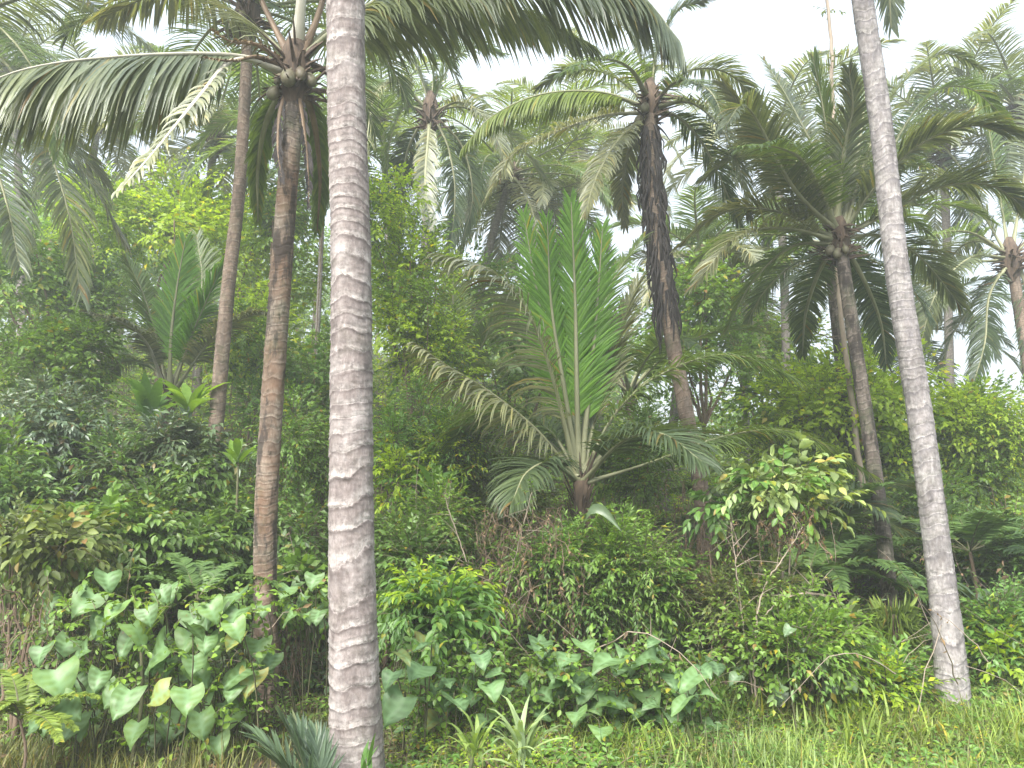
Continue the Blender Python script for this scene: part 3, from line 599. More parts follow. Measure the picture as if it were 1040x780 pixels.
#--- young palms without a visible trunk
def young(label, base, d, seed, fronds, stem=.5, r=.07, auto=()):
    rng = np.random.default_rng(seed); c = at(*base, d); gz = float(ground(c[0], c[1]))
    root = empty('young_palm', (c[0], c[1], gz), label, 'palm', 'young coconut palms')
    g = Geo(); foot = np.array([c[0], c[1], gz-.1]); n = 70
    tube(g, [foot, foot*.5+c*.5+np.array([.02, 0, 0]), c], [r*1.2, r, r*1.1], 12)
    az = rng.uniform(0, 2*PI, n); t0 = rng.uniform(.3, 1, n); O = foot+(c-foot)*t0[:, None]; t = np.linspace(0, 1, 4)
    o = norm(np.stack([np.cos(az)*.5, np.sin(az)*.5, np.ones(n)], 1)); L = rng.uniform(.15, .45, n)
    strands(g, O[:, None]+o[:, None]*(L[:, None]*t)[..., None], (np.array([.03, .024, .016, .006]))[None]*rng.uniform(.6, 1.1, n)[:, None])
    link('trunk', g.mesh('trunk', M['fibre']), root)
    for pl, dt, kw in fronds:
        m = len(pl); add_frond(root, rng, [at(x, y, d+dt*(i/(m-1))) for i, (x, y) in enumerate(pl)], **kw)
    for (n, el, L, bend, kw) in auto:
        kw = dict(kw); a0 = kw.pop('az', 0); arc = kw.pop('arc', 2*PI)
        for i in range(n): add_frond(root, rng, auto_frond(c, a0+arc*(i+rng.uniform(-.3, .3))/n, el+rng.normal(0, .1), L*rng.uniform(.85, 1.1), bend*rng.uniform(.8, 1.2), rng), **kw)
YK = dict(pet=.2, rr=.02)
young('bright green young palm at the centre with one tall upright frond', (590, 488), 7.6, 41, [
    ([(588, 480), (586, 400), (584, 300), (580, 205)], -.25, FD(lm='frond_young', sm_='petiole', Lmax=.46, n=85, droop=.45, vee=.2, a0=44, a1=18, w=.023, outward=(0, -1, 0), **YK)),
    ([(590, 478), (598, 400), (606, 315), (612, 232)], -.1, FD(lm='frond_young', sm_='petiole', Lmax=.42, n=70, droop=.6, vee=.3, a0=42, w=.022, outward=(-.3, -1, 0), **YK)),
    ([(587, 478), (574, 400), (560, 310), (556, 225)], -.35, FD(lm='frond_young', sm_='petiole', Lmax=.42, n=70, droop=.6, vee=.3, a0=42, w=.022, outward=(.5, -1, 0), **YK)),
    ([(586, 478), (566, 400), (548, 310), (532, 218)], .35, FD(lm='frond_young', sm_='petiole', Lmax=.42, n=70, droop=.6, a0=40, w=.02, outward=(.2, 1, 0), **YK)),
    ([(584, 480), (566, 400), (540, 325), (500, 276), (446, 258)], -1.1, FD(lm='frond_silver', Lmax=.6, n=52, droop=2.0, vee=-.5, w=.019, **YK)),
    ([(583, 486), (548, 440), (500, 400), (455, 372), (424, 350)], -.9, FD(lm='frond_silver', Lmax=.55, n=52, droop=2.0, vee=-.5, w=.019, **YK)),
    ([(594, 480), (625, 420), (672, 380), (740, 360), (812, 385)], -.6, FD(lm='frond', Lmax=.55, n=62, droop=1.3, vee=.0, w=.02, **YK)),
    ([(592, 478), (610, 400), (630, 335), (648, 288)], .4, FD(lm='frond_silver', Lmax=.5, n=80, droop=.8, a0=45, **YK)),
    ([(596, 490), (660, 470), (740, 442), (810, 440), (885, 482)], -.3, FD(lm='frond', Lmax=.5, n=62, droop=1.3, vee=.0, w=.02, **YK)),
    ([(588, 484), (560, 440), (520, 420), (480, 430), (450, 470)], .6, FD(lm='frond', Lmax=.6, n=90, droop=1.2, **YK)),
    ([(590, 480), (598, 380), (620, 290), (655, 240)], .9, FD(lm='frond', Lmax=.4, n=60, w=.02, droop=.8, **YK)),
    ([(594, 488), (630, 450), (670, 440), (715, 470)], -1.4, FD(lm='frond_dark', Lmax=.55, n=80, droop=1.2, **YK)),
    ([(586, 488), (560, 470), (535, 480), (520, 510)], -1.0, FD(lm='frond_dark', Lmax=.5, n=80, droop=1.2, **YK)),
   ], auto=[(4, .8, 2.0, 1.3, FD(lm='frond', Lmax=.45, n=50, w=.02, az=.3, arc=2.6, **YK))])
young('young palm at left among shrubs with upright fronds and one silvery bent frond', (172, 398), 10.6, 42, [
    ([(172, 395), (174, 340), (180, 290), (188, 245)], -.2, FD(lm='frond_young', Lmax=.5, n=90, droop=.5, a0=45, outward=(0, -1, 0), **YK)),
    ([(170, 395), (158, 340), (146, 300), (128, 262)], .3, FD(lm='frond', Lmax=.5, n=90, droop=.7, **YK)),
    ([(167, 395), (150, 350), (125, 328), (84, 316)], -1.6, FD(lm='frond_silver', sm_='petiole_pale', Lmax=.3, n=90, droop=1.6, **YK)),
    ([(176, 395), (195, 340), (212, 300), (226, 270)], .0, FD(lm='frond_young', Lmax=.5, n=90, droop=.7, **YK)),
    ([(178, 396), (215, 345), (250, 322), (280, 318)], -.4, FD(lm='frond_silver', Lmax=.45, n=90, droop=1.3, **YK)),
    ([(174, 395), (190, 350), (205, 290), (200, 240)], .8, FD(lm='frond', Lmax=.5, n=90, droop=.6, **YK)),
    ([(170, 395), (150, 370), (120, 370), (95, 400)], .4, FD(lm='frond_dark', Lmax=.45, n=80, droop=1.2, **YK)),
   ])
young('lime green young palm between the silvery palm and the central young palm', (468, 400), 12.6, 43, [
    ([(468, 398), (462, 350), (460, 300), (462, 262)], 0, FD(lm='frond_lime', Lmax=.45, n=80, droop=.4, outward=(0, -1, 0), **YK)),
    ([(466, 398), (450, 350), (436, 310), (415, 285)], .2, FD(lm='frond_lime', Lmax=.45, n=80, droop=.8, **YK)),
    ([(470, 398), (490, 350), (505, 320), (525, 305)], -.3, FD(lm='frond', Lmax=.45, n=80, droop=.8, **YK)),
    ([(466, 398), (440, 370), (415, 370), (398, 400)], -.3, FD(lm='frond_young', Lmax=.45, n=80, droop=1., **YK)),
   ], auto=[(5, .8, 1.8, 1.1, FD(lm='frond', Lmax=.45, n=60, **YK))])
young('half hidden young palm with bluish fronds behind the leaning trunk at lower right', (800, 560), 9.4, 44, [],
      auto=[(9, .75, 2.0, 1.3, FD(lm='frond_dark', Lmax=.5, n=80, **YK))])
young('young palm low in the thicket under the green backlit palm', (640, 400), 12.5, 45, [],
      auto=[(9, .8, 2.4, 1.2, FD(lm='frond', Lmax=.5, n=70, **YK))])

#--- bare sapling stem at top right
rng = np.random.default_rng(50); pts = stem_px([(868, 430), (852, 300), (848, 200), (846, 100), (843, 30), (838, -20)], (10.6, 10.6))
root = empty('sapling', pts[0], 'bare thin sapling stem rising above the spreading crown at right', 'sapling')
g = Geo(); C = resample(pts, 60)+rng.normal(0, .006, (60, 3)); tube(g, C, np.linspace(.045, .022, 60), 8); link('trunk', g.mesh('trunk', M['twig_pale']), root)
g = Geo(); n = 26; k = rng.integers(30, 59, n); O = C[k]; az = rng.uniform(0, 6.28, n)
sprays(g, rng, O, np.stack([np.cos(az), np.sin(az), rng.uniform(.1, .9, n)], 1), rng.uniform(.12, .3, n), 5, .09, .04, tmpl=SMALL); link('foliage', g.mesh('foliage', [M['olive'], M['twig_brown']]), root)

# ------------------------------------------------------------------ bushes and broadleaf trees
def lumps_in(rng, c, r, n, k=.45):
    out = []
    for i in range(n):
        v = norm(rng.normal(0, 1, 3)); q = rng.uniform(.3, 1.02); out.append((c+v*r*q, r*rng.uniform(k*.5, k*1.25)))
    return out
def bush(name, label, cat, px, py, rx, ry, d, mat, seed, ll=.09, lw=.045, n=500, m=8, tmpl=SMALL, droop=.35, twig='twig', group='shrubs and trees on the slope', rdep=None, nl=9, stems=6, sl=.3, ang=55, trunk_r=.02, jit=.28, stem_mat=None):
    rng = np.random.default_rng(seed); c = at(px, py, d); s = d/F*1.02
    r = np.array([rx*s, (rdep if rdep else .5*(rx+ry)*s), ry*s]); gz = float(ground(c[0], c[1]))
    foot = np.array([c[0]+rng.uniform(-.1, .1), c[1], gz])
    root = empty(name, foot, label, cat, group)
    L = lumps_in(rng, c, r, nl); g = Geo(); per = n//nl
    for li, (lc, lr) in enumerate(L):
        alt = 2 if li % 4 == 3 else 0; sz = rng.uniform(.7, 1.35); nn = int(per*rng.uniform(.7, 1.2)/sz)
        v = norm(rng.normal(0, 1, (nn, 3))+UP*.25); u = rng.random(nn)**(1/2.2)*(1+.35*(rng.random(nn) < .08))
        O = lc+v*lr*u[:, None]; 
        gg = ground(O[:, 0], O[:, 1])+.03; O[:, 2] = np.maximum(O[:, 2], gg)
        sprays(g, rng, O, v+UP*.35+rng.normal(0, .3, v.shape), sl*rng.uniform(.6, 1.3, nn), m, ll*sz, lw*sz*rng.uniform(.85, 1.15), tmpl, ang*rng.uniform(.8, 1.15), droop*rng.uniform(.7, 1.5), leaf_m=alt, jit=jit)
    link('crown' if cat == 'tree' else 'foliage', g.mesh('foliage', [M[mat], M[twig], M[ALT.get(mat, 'mid')]]), root)
    tip0 = None; tree = cat == 'tree'
    for i in range(min(max(stems, 5), len(L))):
        lc = L[i][0]; f = foot+np.array([*rng.normal(0, trunk_r*2.5, 2), -.1])
        if tree and i: f = root_C[5]
        mid = f*.45+lc*.55+np.array([*rng.normal(0, .12, 2)*r[:2], 0])
        C = resample([f, mid, lc+rng.normal(0, .05, 3)], 12); C[1:-1] += rng.normal(0, .01, (10, 3))
        if i == 0: root_C = C
        g = Geo(); k = .6 if tree and i else 1; tube(g, C, np.linspace(trunk_r*rng.uniform(.7, 1.1), trunk_r*.25, 12)*k, 7)
        nm = ('trunk' if i == 0 else 'limb') if tree else 'stem'
        link(nm, g.mesh(nm, M[stem_mat or 'twig_brown']), root)
    return root
T_ = 'tree'; ALT = {'lime': 'mid', 'mid': 'fresh', 'deep': 'mid', 'bluish': 'deep', 'fresh': 'lime', 'olive': 'mid', 'pale': 'fresh'}
# lime canopy at left
bush('leafy_tree', 'large lime green leafy tree behind the young palm at left', T_, 160, 235, 95, 62, 14.5, 'lime', 101, .15, .075, 1500, 7, nl=16, trunk_r=.07, sl=.42)
bush('leafy_tree', 'mid green leafy tree filling the left edge under the hanging fronds', T_, 40, 290, 85, 65, 13.5, 'mid', 102, .14, .07, 1300, 7, nl=14, trunk_r=.06, sl=.4)
bush('leafy_tree', 'pale lime green tree between the tan trunk and the rusty trunk', T_, 290, 265, 75, 75, 14.5, 'lime', 103, .13, .065, 1200, 7, nl=14, trunk_r=.06, sl=.4)
bush('leafy_shrub', 'lime green shrub mass between the young palm at left and the rusty trunk', 'shrub', 245, 350, 50, 40, 12.6, 'lime', 108, .11, .055, 900, 8, nl=12)
bush('leafy_tree', 'tall lime bush immediately right of the thick pale trunk, below the silvery palm', T_, 405, 270, 48, 70, 11.5, 'lime', 104, .1, .05, 1200, 7, nl=14, trunk_r=.05, sl=.32)
bush('leafy_shrub', 'lime green shrub mass under the tall lime bush, left of the central young palm', 'shrub', 430, 345, 52, 50, 11.0, 'lime', 107, .09, .045, 1100, 8, nl=12, sl=.3)
bush('leafy_shrub', 'fresh green bush right of the thick trunk, level with the central young palm', 'shrub', 425, 445, 48, 62, 8.3, 'fresh', 105, .09, .035, 900, 9, nl=12, ang=45, sl=.28)
bush('leafy_tree', 'dull green tree under the tan trunk, above the dark shrubs', T_, 300, 380, 75, 60, 11.8, 'mid', 106, .1, .05, 1200, 7, nl=12)
# lime canopy at right
bush('leafy_tree', 'broad lime green tree behind the two trunks at right', T_, 850, 432, 105, 56, 11.8, 'lime', 111, .13, .07, 2200, 7, nl=18, trunk_r=.07, sl=.42)
bush('leafy_tree', 'lime green tree right of the leaning trunk below the edge palm', T_, 945, 435, 66, 50, 11.4, 'lime', 112, .12, .065, 1500, 7, nl=12, trunk_r=.06, sl=.4)
bush('leafy_tree', 'small pale lime green tree showing high behind the thicket, left of the olive trunk', T_, 775, 345, 45, 42, 18, 'lime', 113, .18, .09, 700, 7, nl=10, trunk_r=.06, sl=.5)
bush('leafy_shrub', 'lime green bush at the right edge under the sky gap', 'shrub', 1015, 470, 52, 50, 11.0, 'lime', 114, .1, .05, 1200, 8, nl=12)
bush('leafy_shrub', 'deep green shrub behind the leaning trunk foot', 'shrub', 930, 545, 60, 55, 10.5, 'deep', 115, .1, .045, 1000, 9, nl=12)
bush('leafy_shrub', 'dark bush under the broad lime green tree, left of the brown patched trunk', 'shrub', 810, 510, 60, 60, 11.0, 'deep', 116, .1, .05, 900, 8, nl=10)
bush('leafy_tree', 'dull green tree behind the central young palm, right side', T_, 690, 345, 75, 80, 14.5, 'mid', 117, .12, .06, 1400, 7, nl=16, trunk_r=.06)
bush('leafy_tree', 'dull green tree behind the central young palm, left side', T_, 510, 350, 75, 80, 14.2, 'mid', 118, .12, .06, 1400, 7, nl=16, trunk_r=.06)
# left dark shrubs with silvery upper leaves
bush('leafy_shrub', 'deep green shrub with bright tip leaves at the left, over the silvery shrub', 'shrub', 70, 375, 62, 50, 9.6, 'mid', 121, .09, .045, 1000, 8, nl=12, droop=.5)
bush('leafy_shrub', 'bluish grey leaved shrub below the young palm at left', 'shrub', 75, 455, 85, 50, 8.2, 'bluish', 122, .1, .04, 1300, 9, nl=14, droop=.55)
bush('leafy_shrub', 'bluish leaved shrub left of the tan trunk base', 'shrub', 165, 480, 62, 48, 7.9, 'bluish', 123, .11, .042, 1000, 9, nl=12, droop=.55)
bush('leafy_shrub', 'dark shrub between the tan trunk base and the rusty trunk', 'shrub', 235, 548, 46, 44, 7.7, 'deep', 124, .1, .045, 900, 9, nl=10, droop=.5)
bush('leafy_shrub', 'dark leafy shrub at the left edge above the yellowing shrub', 'shrub', 20, 500, 60, 45, 7.0, 'deep', 125, .1, .042, 800, 9, nl=10, droop=.5)
bush('leafy_shrub', 'dark broad leaved shrub above the big heart leaves', 'shrub', 130, 560, 90, 50, 7.0, 'deep', 126, .11, .055, 1100, 8, nl=14, droop=.45, tmpl=OVAL)
bush('leafy_shrub', 'yellowing shrub with bronze stems at the left edge', 'shrub', 40, 565, 42, 32, 5.6, 'olive', 127, .1, .05, 260, 7, nl=8, droop=.6, tmpl=OVAL)
bush('leafy_shrub', 'tiny leaved shrub between the rusty trunk and the thick pale trunk', 'shrub', 310, 470, 40, 75, 8.4, 'mid', 128, .06, .025, 1000, 10, nl=12)
bush('leafy_shrub', 'dark shrub under the rusty trunk, beside the thick trunk', 'shrub', 315, 590, 34, 50, 7.0, 'deep', 129, .1, .06, 450, 7, nl=8)
# centre
bush('leafy_shrub', 'light green shrub with drooping tip leaves right of the thick trunk, above the big leaves', 'shrub', 440, 620, 46, 36, 5.6, 'fresh', 131, .1, .038, 420, 9, nl=9, droop=.6, tmpl=OVAL, ang=65)
bush('leafy_shrub', 'dark shrub behind the drooping light green shrub', 'shrub', 420, 555, 50, 50, 6.9, 'deep', 132, .08, .035, 900, 9, nl=10)
bush('leafy_shrub', 'olive shrub in front of the central young palm stem', 'shrub', 585, 585, 55, 32, 6.6, 'mid', 133, .075, .028, 900, 10, nl=12)
bush('leafy_shrub', 'small leaved shrub under the left fronds of the central young palm', 'shrub', 500, 480, 60, 55, 8.8, 'olive', 134, .07, .03, 1100, 9, nl=12)
bush('leafy_shrub', 'mid green shrub right of the brown vine heap', 'shrub', 640, 590, 48, 50, 6.6, 'mid', 135, .075, .03, 800, 10, nl=10)
bush('leafy_shrub', 'dark shrub between the central young palm and the shaggy-stemmed palm', 'shrub', 640, 480, 50, 50, 9.8, 'deep', 136, .09, .04, 1000, 9, nl=12)
# small tree with pale leaves
bush('pale_leaved_tree', 'small tree with whitish green top leaves on bare branching stems', T_, 785, 500, 62, 30, 6.4, 'pale', 141, .1, .05, 260, 7, nl=10, droop=.5, tmpl=OVAL, trunk_r=.018, stem_mat='twig_pale')
bush('leafy_shrub', 'low dark weed shrub under the pale topped little tree', 'shrub', 820, 660, 60, 30, 6.0, 'mid', 142, .08, .04, 500, 8, nl=10)
bush('leafy_shrub', 'low leafy weeds left of the leaning trunk foot', 'shrub', 880, 700, 50, 18, 6.1, 'fresh', 143, .075, .03, 420, 8, nl=9)
bush('leafy_shrub', 'leafy weeds at the right edge beside the leaning trunk foot', 'shrub', 1025, 650, 34, 36, 6.5, 'fresh', 144, .085, .04, 520, 8, nl=9)
bush('leafy_shrub', 'dark green mass of shrub at the right edge, below the lime green bush', 'shrub', 1005, 565, 50, 45, 8.6, 'deep', 145, .09, .035, 900, 10, nl=10)
bush('leafy_shrub', 'low bush with olive leaves left of the grass covered stump', 'shrub', 755, 610, 48, 36, 6.5, 'olive', 146, .07, .03, 600, 9, nl=9)

# ------------------------------------------------------------------ feathery ferns / mimosa branches
def feathery(label, px, py, d, seed, n=10, L=1.2, mat='feather', Lm=.16, el=.5, az=None, name='fern', cat='fern', nleaf=42, w=.03, group='feathery ferns', stemz=None, bend=1.1, rr=.006):
    rng = np.random.default_rng(seed); c = at(px, py, d); gz = float(ground(c[0], c[1])); root = empty(name, (c[0], c[1], gz), label, cat, group)
    if c[2]-gz > .1:
        g = Geo(); tube(g, resample([(c[0], c[1], gz-.05), (c[0]+.05, c[1], (gz+c[2])/2), c], 8), np.linspace(.03, .02, 8)*(.35 if d < 7.2 else .8), 7); link('stem', g.mesh('stem', M['twig_brown']), root)
    for i in range(n):
        a = (az[0]+(az[1]-az[0])*(i+.5)/n if az else i*2.4)+rng.normal(0, .15)
        P = auto_frond(c, a, el+rng.normal(0, .25), L*rng.uniform(.7, 1.15), bend*rng.uniform(.7, 1.2), rng, rng.normal(0, .2))
        g = Geo(); frond_geo(g, rng, P, Lmax=Lm, n=nleaf, droop=.4, vee=.05, rr=rr, pet=.15, w=w, a0=75, a1=50, K=3, base_w=1.3)
        link('frond', g.mesh('frond', [M[mat], M['twig']]), root)
feathery('feathery dark fern with arching fronds under the brown patched trunk', 845, 575, 8.6, 201, 14, 1.5, Lm=.2, nleaf=50)
feathery('feathery fern left of the leaning trunk, arching to the left', 820, 590, 7.6, 202, 9, 1.1, Lm=.16)
feathery('feathery fern right of the leaning trunk at mid height', 985, 560, 8.0, 203, 12, 1.3, Lm=.17)
feathery('feathery fern behind the leaning trunk', 945, 590, 8.8, 204, 11, 1.3, Lm=.18)
feathery('fresh green fern at the foot of the central young palm', 560, 560, 7.0, 205, 9, .7, Lm=.1, mat='mid')
feathery('low pale fern at the bottom beside the heart leaves, centre', 665, 610, 6.6, 206, 9, .6, Lm=.1, mat='fresh', el=.8)
feathery('fern arching over the dark gap between rusty trunk and bluish shrubs', 200, 610, 5.9, 207, 10, .7, Lm=.1, mat='feather', el=.6)
feathery('tiny fern at the bottom left corner', 20, 730, 4.6, 208, 9, .45, Lm=.07, mat='grass', el=.7, w=.02)

# ------------------------------------------------------------------ big heart leaved climbers
def hearts(label, spots, d, seed, size, mat='heart', group='heart leaved plants', name='heart_leaf_plant', extra=0, area=None, flat=0):
    """spots: (px,py,scale) of single leaves facing the light; extra random ones in area"""
    rng = np.random.default_rng(seed); sp = list(spots)
    for i in range(extra): sp.append((rng.uniform(area[0], area[2]), rng.uniform(area[1], area[3]), rng.uniform(.5, .95)))
    xs_ = [s_[0] for s_ in sp]; c = at(np.mean(xs_), 600, d); foot = gp(c[0], d+.1)
    root = empty(name, foot, label, 'plant', group); g = Geo()
    for k, (px, py, s) in enumerate(sp):
        dd = d+rng.uniform(-.25, .35)+(.25 if k >= len(spots) else 0); p = at(px, py, dd)
        p[2] = max(p[2], float(ground(p[0], p[1]))+.06)
        L = size*s*rng.uniform(.78, 1.02); az = rng.normal(0, 1.0)
        D = norm(np.array([math.sin(az), -math.cos(az), (-.12 if flat else -.7)+rng.uniform(-.35, .3)])); Nn = norm(np.array([rng.normal(0, .25), (-.25 if flat else -.5)+rng.normal(0, .2), 1.]))
        Vh = HEART[0].copy(); Vh[:, 2] += .07*np.sin(Vh[:, 1]*5+k)*np.sign(Vh[:, 0])+.10*rng.normal()*Vh[:, 0]; Vh[:, 0] *= 1+.05*np.sin(Vh[:, 1]*4+k*2); Vh[:, 2] += rng.uniform(-.05, .22)*np.abs(Vh[:, 0])
        place(g, (Vh, HEART[1], None, HEART[3]), (p-D*L*.45)[None], D[None], Nn[None], L, L*rng.uniform(.98, 1.2), 0)
        a = p-D*L*.45; f = gp(a[0]+rng.normal(0, .12), a[1]+rng.uniform(.1, .35), -.02); mid = (a+f)/2+np.array([0, .12, .1])
        C = resample([f, mid, a+np.array([0, .03, .03]), a], 9); strands(g, C[None], np.linspace(.007, .0035, 9)[None], 1)
    link('foliage', g.mesh('foliage', [M[mat+'_veined'], M['twig']], attr=True), root)
    # smaller leaves of the same plant filling in between
    if area:
        g = Geo(); n = extra*5; q = [at(rng.uniform(area[0], area[2]), rng.uniform(area[1], area[3]), d+rng.uniform(.0, .5)) for i in range(n)]; q = np.array(q); q[:, 2] = np.maximum(q[:, 2], ground(q[:, 0], q[:, 1])+.03)
        sprays(g, rng, q, rng.normal(0, 1, (n, 3))+UP*.6, .15, 6, .055, .035, OVAL, 55, .4); link('young_leaves', g.mesh('young_leaves', [M['mid'], M['twig']]), root)
hearts('large heart shaped leaves clustered at the lower left', [(86, 612, 1), (100, 635, .9), (155, 667, 1.15), (128, 653, .9), (60, 692, 1), (125, 712, 1.1), (160, 706, .8), (175, 735, 1.15), (203, 684, 1.0), (240, 686, .85), (262, 658, .75), (240, 640, .7), (70, 720, .9), (135, 745, .8), (95, 745, .8), (205, 735, .8), (110, 590, .8), (215, 655, .8), (200, 640, .7), (190, 710, .8), (40, 665, .7), (100, 690, .8), (80, 665, .8), (150, 625, .7)], 4.9, 221, .2, 'heart', extra=60, area=(30, 600, 275, 765))
hearts('heart leaves in the shadow between the rusty and the thick trunk', [(290, 600, .8), (318, 590, .7), (292, 628, .7), (322, 625, .7), (305, 612, .6), (330, 600, .6)], 5.9, 222, .17, 'heart', extra=10, area=(280, 590, 335, 640))
hearts('single pale heart leaves close against the right side of the thick trunk', [(400, 720, 1.1), (395, 690, .6)], 4.5, 223, .2, 'heart')
hearts('broad heart leaved patch low at the centre', [(575, 668, .9), (612, 672, 1), (655, 668, .9), (640, 690, 1), (600, 700, 1), (570, 690, .8), (680, 680, .9), (620, 712, 1), (660, 706, 1), (555, 705, .7), (700, 690, .8), (690, 715, .8), (585, 725, .7), (640, 728, .8), (545, 680, .7), (595, 655, .7), (665, 650, .7), (720, 705, .7), (530, 690, .6), (610, 742, .7)], 5.2, 224, .2, 'heart', flat=1, extra=60, area=(530, 655, 730, 745))
hearts('big soft leaves under the drooping light green shrub, right of the thick trunk', [(425, 680, 1), (455, 690, .9), (480, 705, 1), (465, 712, .9), (500, 700, .8), (430, 655, .7), (410, 665, .7), (490, 670, .6), (445, 670, .8)], 4.9, 225, .18, 'heart', flat=1, extra=26, area=(405, 650, 520, 740))
hearts('scattered heart leaves low in the weeds left of the leaning trunk', [(745, 690, .7), (760, 715, .7), (800, 640, .6), (845, 700, .7), (790, 700, .7), (815, 655, .6)], 5.6, 226, .15, 'bluish', extra=14, area=(735, 640, 870, 730))

# ------------------------------------------------------------------ broad strap leaved plants (ginger / banana look)
def straps(label, px, py, d, seed, n, L, W, mat, name='broad_leaf_plant', el=(.5, 1.3), group='strap leaved plants', cat='plant', tmpl=BROAD, bend=.6, foot_at_ground=True):
    rng = np.random.default_rng(seed); c = at(px, py, d); gz = float(ground(c[0], c[1])); root = empty(name, (c[0], c[1], gz), label, cat, group)
    g = Geo(); n = int(n)
    if c[2]-gz > .12:
        gs = Geo(); tube(gs, resample([(c[0]+rng.normal(0, .05), c[1], gz-.05), (c[0]+rng.normal(0, .04), c[1], (gz+c[2])/2), c], 8), np.linspace(.016, .01, 8), 6); link('stem', gs.mesh('stem', M['twig']), root)
    az = np.arange(n)*2.4+rng.normal(0, .2, n); e = rng.uniform(el[0], el[1], n); LL = L*rng.uniform(.6, 1.1, n)
    K = 7; p = np.repeat(c[None], n, 0)+rng.normal(0, .02, (n, 3)); rows = []
    wp = np.array([.25, .6, .95, 1, .85, .5, .06])
    for q in range(K):
        d_ = np.stack([np.cos(az)*np.cos(e), np.sin(az)*np.cos(e), np.sin(e)], 1); S = np.stack([-np.sin(az), np.cos(az), 0*az], 1)
        Nr = np.cross(S, d_)*-1; hw = (W*wp[q]/2*np.ones(n))[:, None]
        rows += [p-S*hw+UP*hw*.25, p, p+S*hw+UP*hw*.25]; p = p+d_*(LL/K)[:, None]; e = e-bend*(q+1)/K*rng.uniform(.6, 1.3, n)*.6
    V = np.stack(rows, 1); q = np.arange(K-1)*3; base = np.concatenate([np.stack([q, q+1, q+4, q+3], 1), np.stack([q+1, q+2, q+5, q+4], 1)])
    g.add(V, (base[None]+(np.arange(n)*3*K)[:, None, None]).reshape(-1, 4), None, 0)
    link('foliage', g.mesh('foliage', [M[mat], M['twig']]), root)
straps('glossy broad strap leaves lit bright green below the young palm at left', 150, 425, 9.0, 241, 18, .8, .13, 'fresh')
straps('lime strap leaves right of the young palm at left', 192, 420, 8.6, 242, 16, .65, .11, 'young')
straps('bright strap leaved plant between the tan trunk and the rusty trunk', 242, 470, 7.4, 243, 10, .42, .075, 'young')
straps('spiky bright grass tuft growing over the heart leaves at lower left', 143, 648, 5.0, 244, 22, .3, .02, 'grass', name='grass_tuft', el=(.9, 1.5), bend=.3, cat='grass tuft', group='grass tufts')
straps('arching pale green spider-leaved clump at the bottom centre', 530, 772, 4.1, 245, 30, .36, .028, 'pale', name='grass_tuft', el=(.5, 1.4), bend=.8, cat='grass tuft', group='grass tufts')
straps('arching spider-leaved clump just left of the bottom centre clump', 480, 768, 4.2, 246, 22, .3, .024, 'grass', name='grass_tuft', el=(.5, 1.4), bend=.8, cat='grass tuft', group='grass tufts')
straps('upright green blades touching the foot of the thick trunk', 372, 785, 4.0, 247, 6, .22, .028, 'fresh', name='grass_tuft', el=(1.1, 1.5), bend=.2, cat='grass tuft', group='grass tufts')
straps('dull strap leaves behind the brown vine heap', 640, 560, 7.4, 248, 9, .6, .1, 'mid')
straps('bluish strap leaves low at the far right edge', 1000, 620, 7.0, 249, 10, .5, .1, 'bluish')
straps('small bright broad leaves right of the thick trunk at mid height', 445, 500, 7.4, 250, 10, .45, .09, 'fresh')
straps('pale pointed leaves in the dark hollow left of the grassy stump', 865, 628, 6.9, 251, 7, .28, .06, 'pale')

# fan palm seedling at the bottom left of the trunk
rng = np.random.default_rng(260); c = at(330, 778, 3.95); c[2] = float(ground(c[0], c[1]))+.02; root = empty('palm_seedling', c, 'grey green folded palm seedling leaf beside the foot of the thick trunk', 'seedling')
for k, (tx, ty, dt) in enumerate([(255, 742, .1), (285, 728, -.1), (300, 735, .1), (268, 765, -.2), (320, 745, .1)]):
    P = [c, (c+at(tx, ty, 3.95+dt))/2+UP*.07, at(tx, ty, 3.95+dt)]; g = Geo(); frond_geo(g, rng, P, Lmax=.2, n=22, droop=.3, rr=.005, w=.02, a0=35, a1=10, K=3, pet=.25, base_w=1.4)
    link('frond', g.mesh('frond', [M['bluish'], M['twig']]), root)

# grass covered stump
rng = np.random.default_rng(261); c = at(908, 625, 6.9); gz = float(ground(c[0], c[1])); root = empty('grassy_stump', (c[0], c[1], gz), 'short stump shaggy with bright yellow green grass, left of the leaning trunk', 'stump')
g = Geo(); tube(g, [(c[0], c[1], gz-.1), (c[0], c[1], gz+.3), (c[0]+.01, c[1], c[2])], [.09, .08, .07], 12); link('trunk', g.mesh('trunk', M['fibre']), root)
g = Geo(); n = 900; az = rng.uniform(0, 6.28, n); h = rng.uniform(gz+.15, c[2]+.05, n); O = np.stack([c[0]+np.cos(az)*.08, c[1]+np.sin(az)*.08, h], 1)
D = np.stack([np.cos(az)*.5, np.sin(az)*.5, rng.uniform(-.9, .7, n)], 1); place(g, BLADE, O, D, np.stack([np.cos(az), np.sin(az), 0*az+.4], 1), rng.uniform(.08, .2, n), .009); link('foliage', g.mesh('foliage', M['grass']), root)

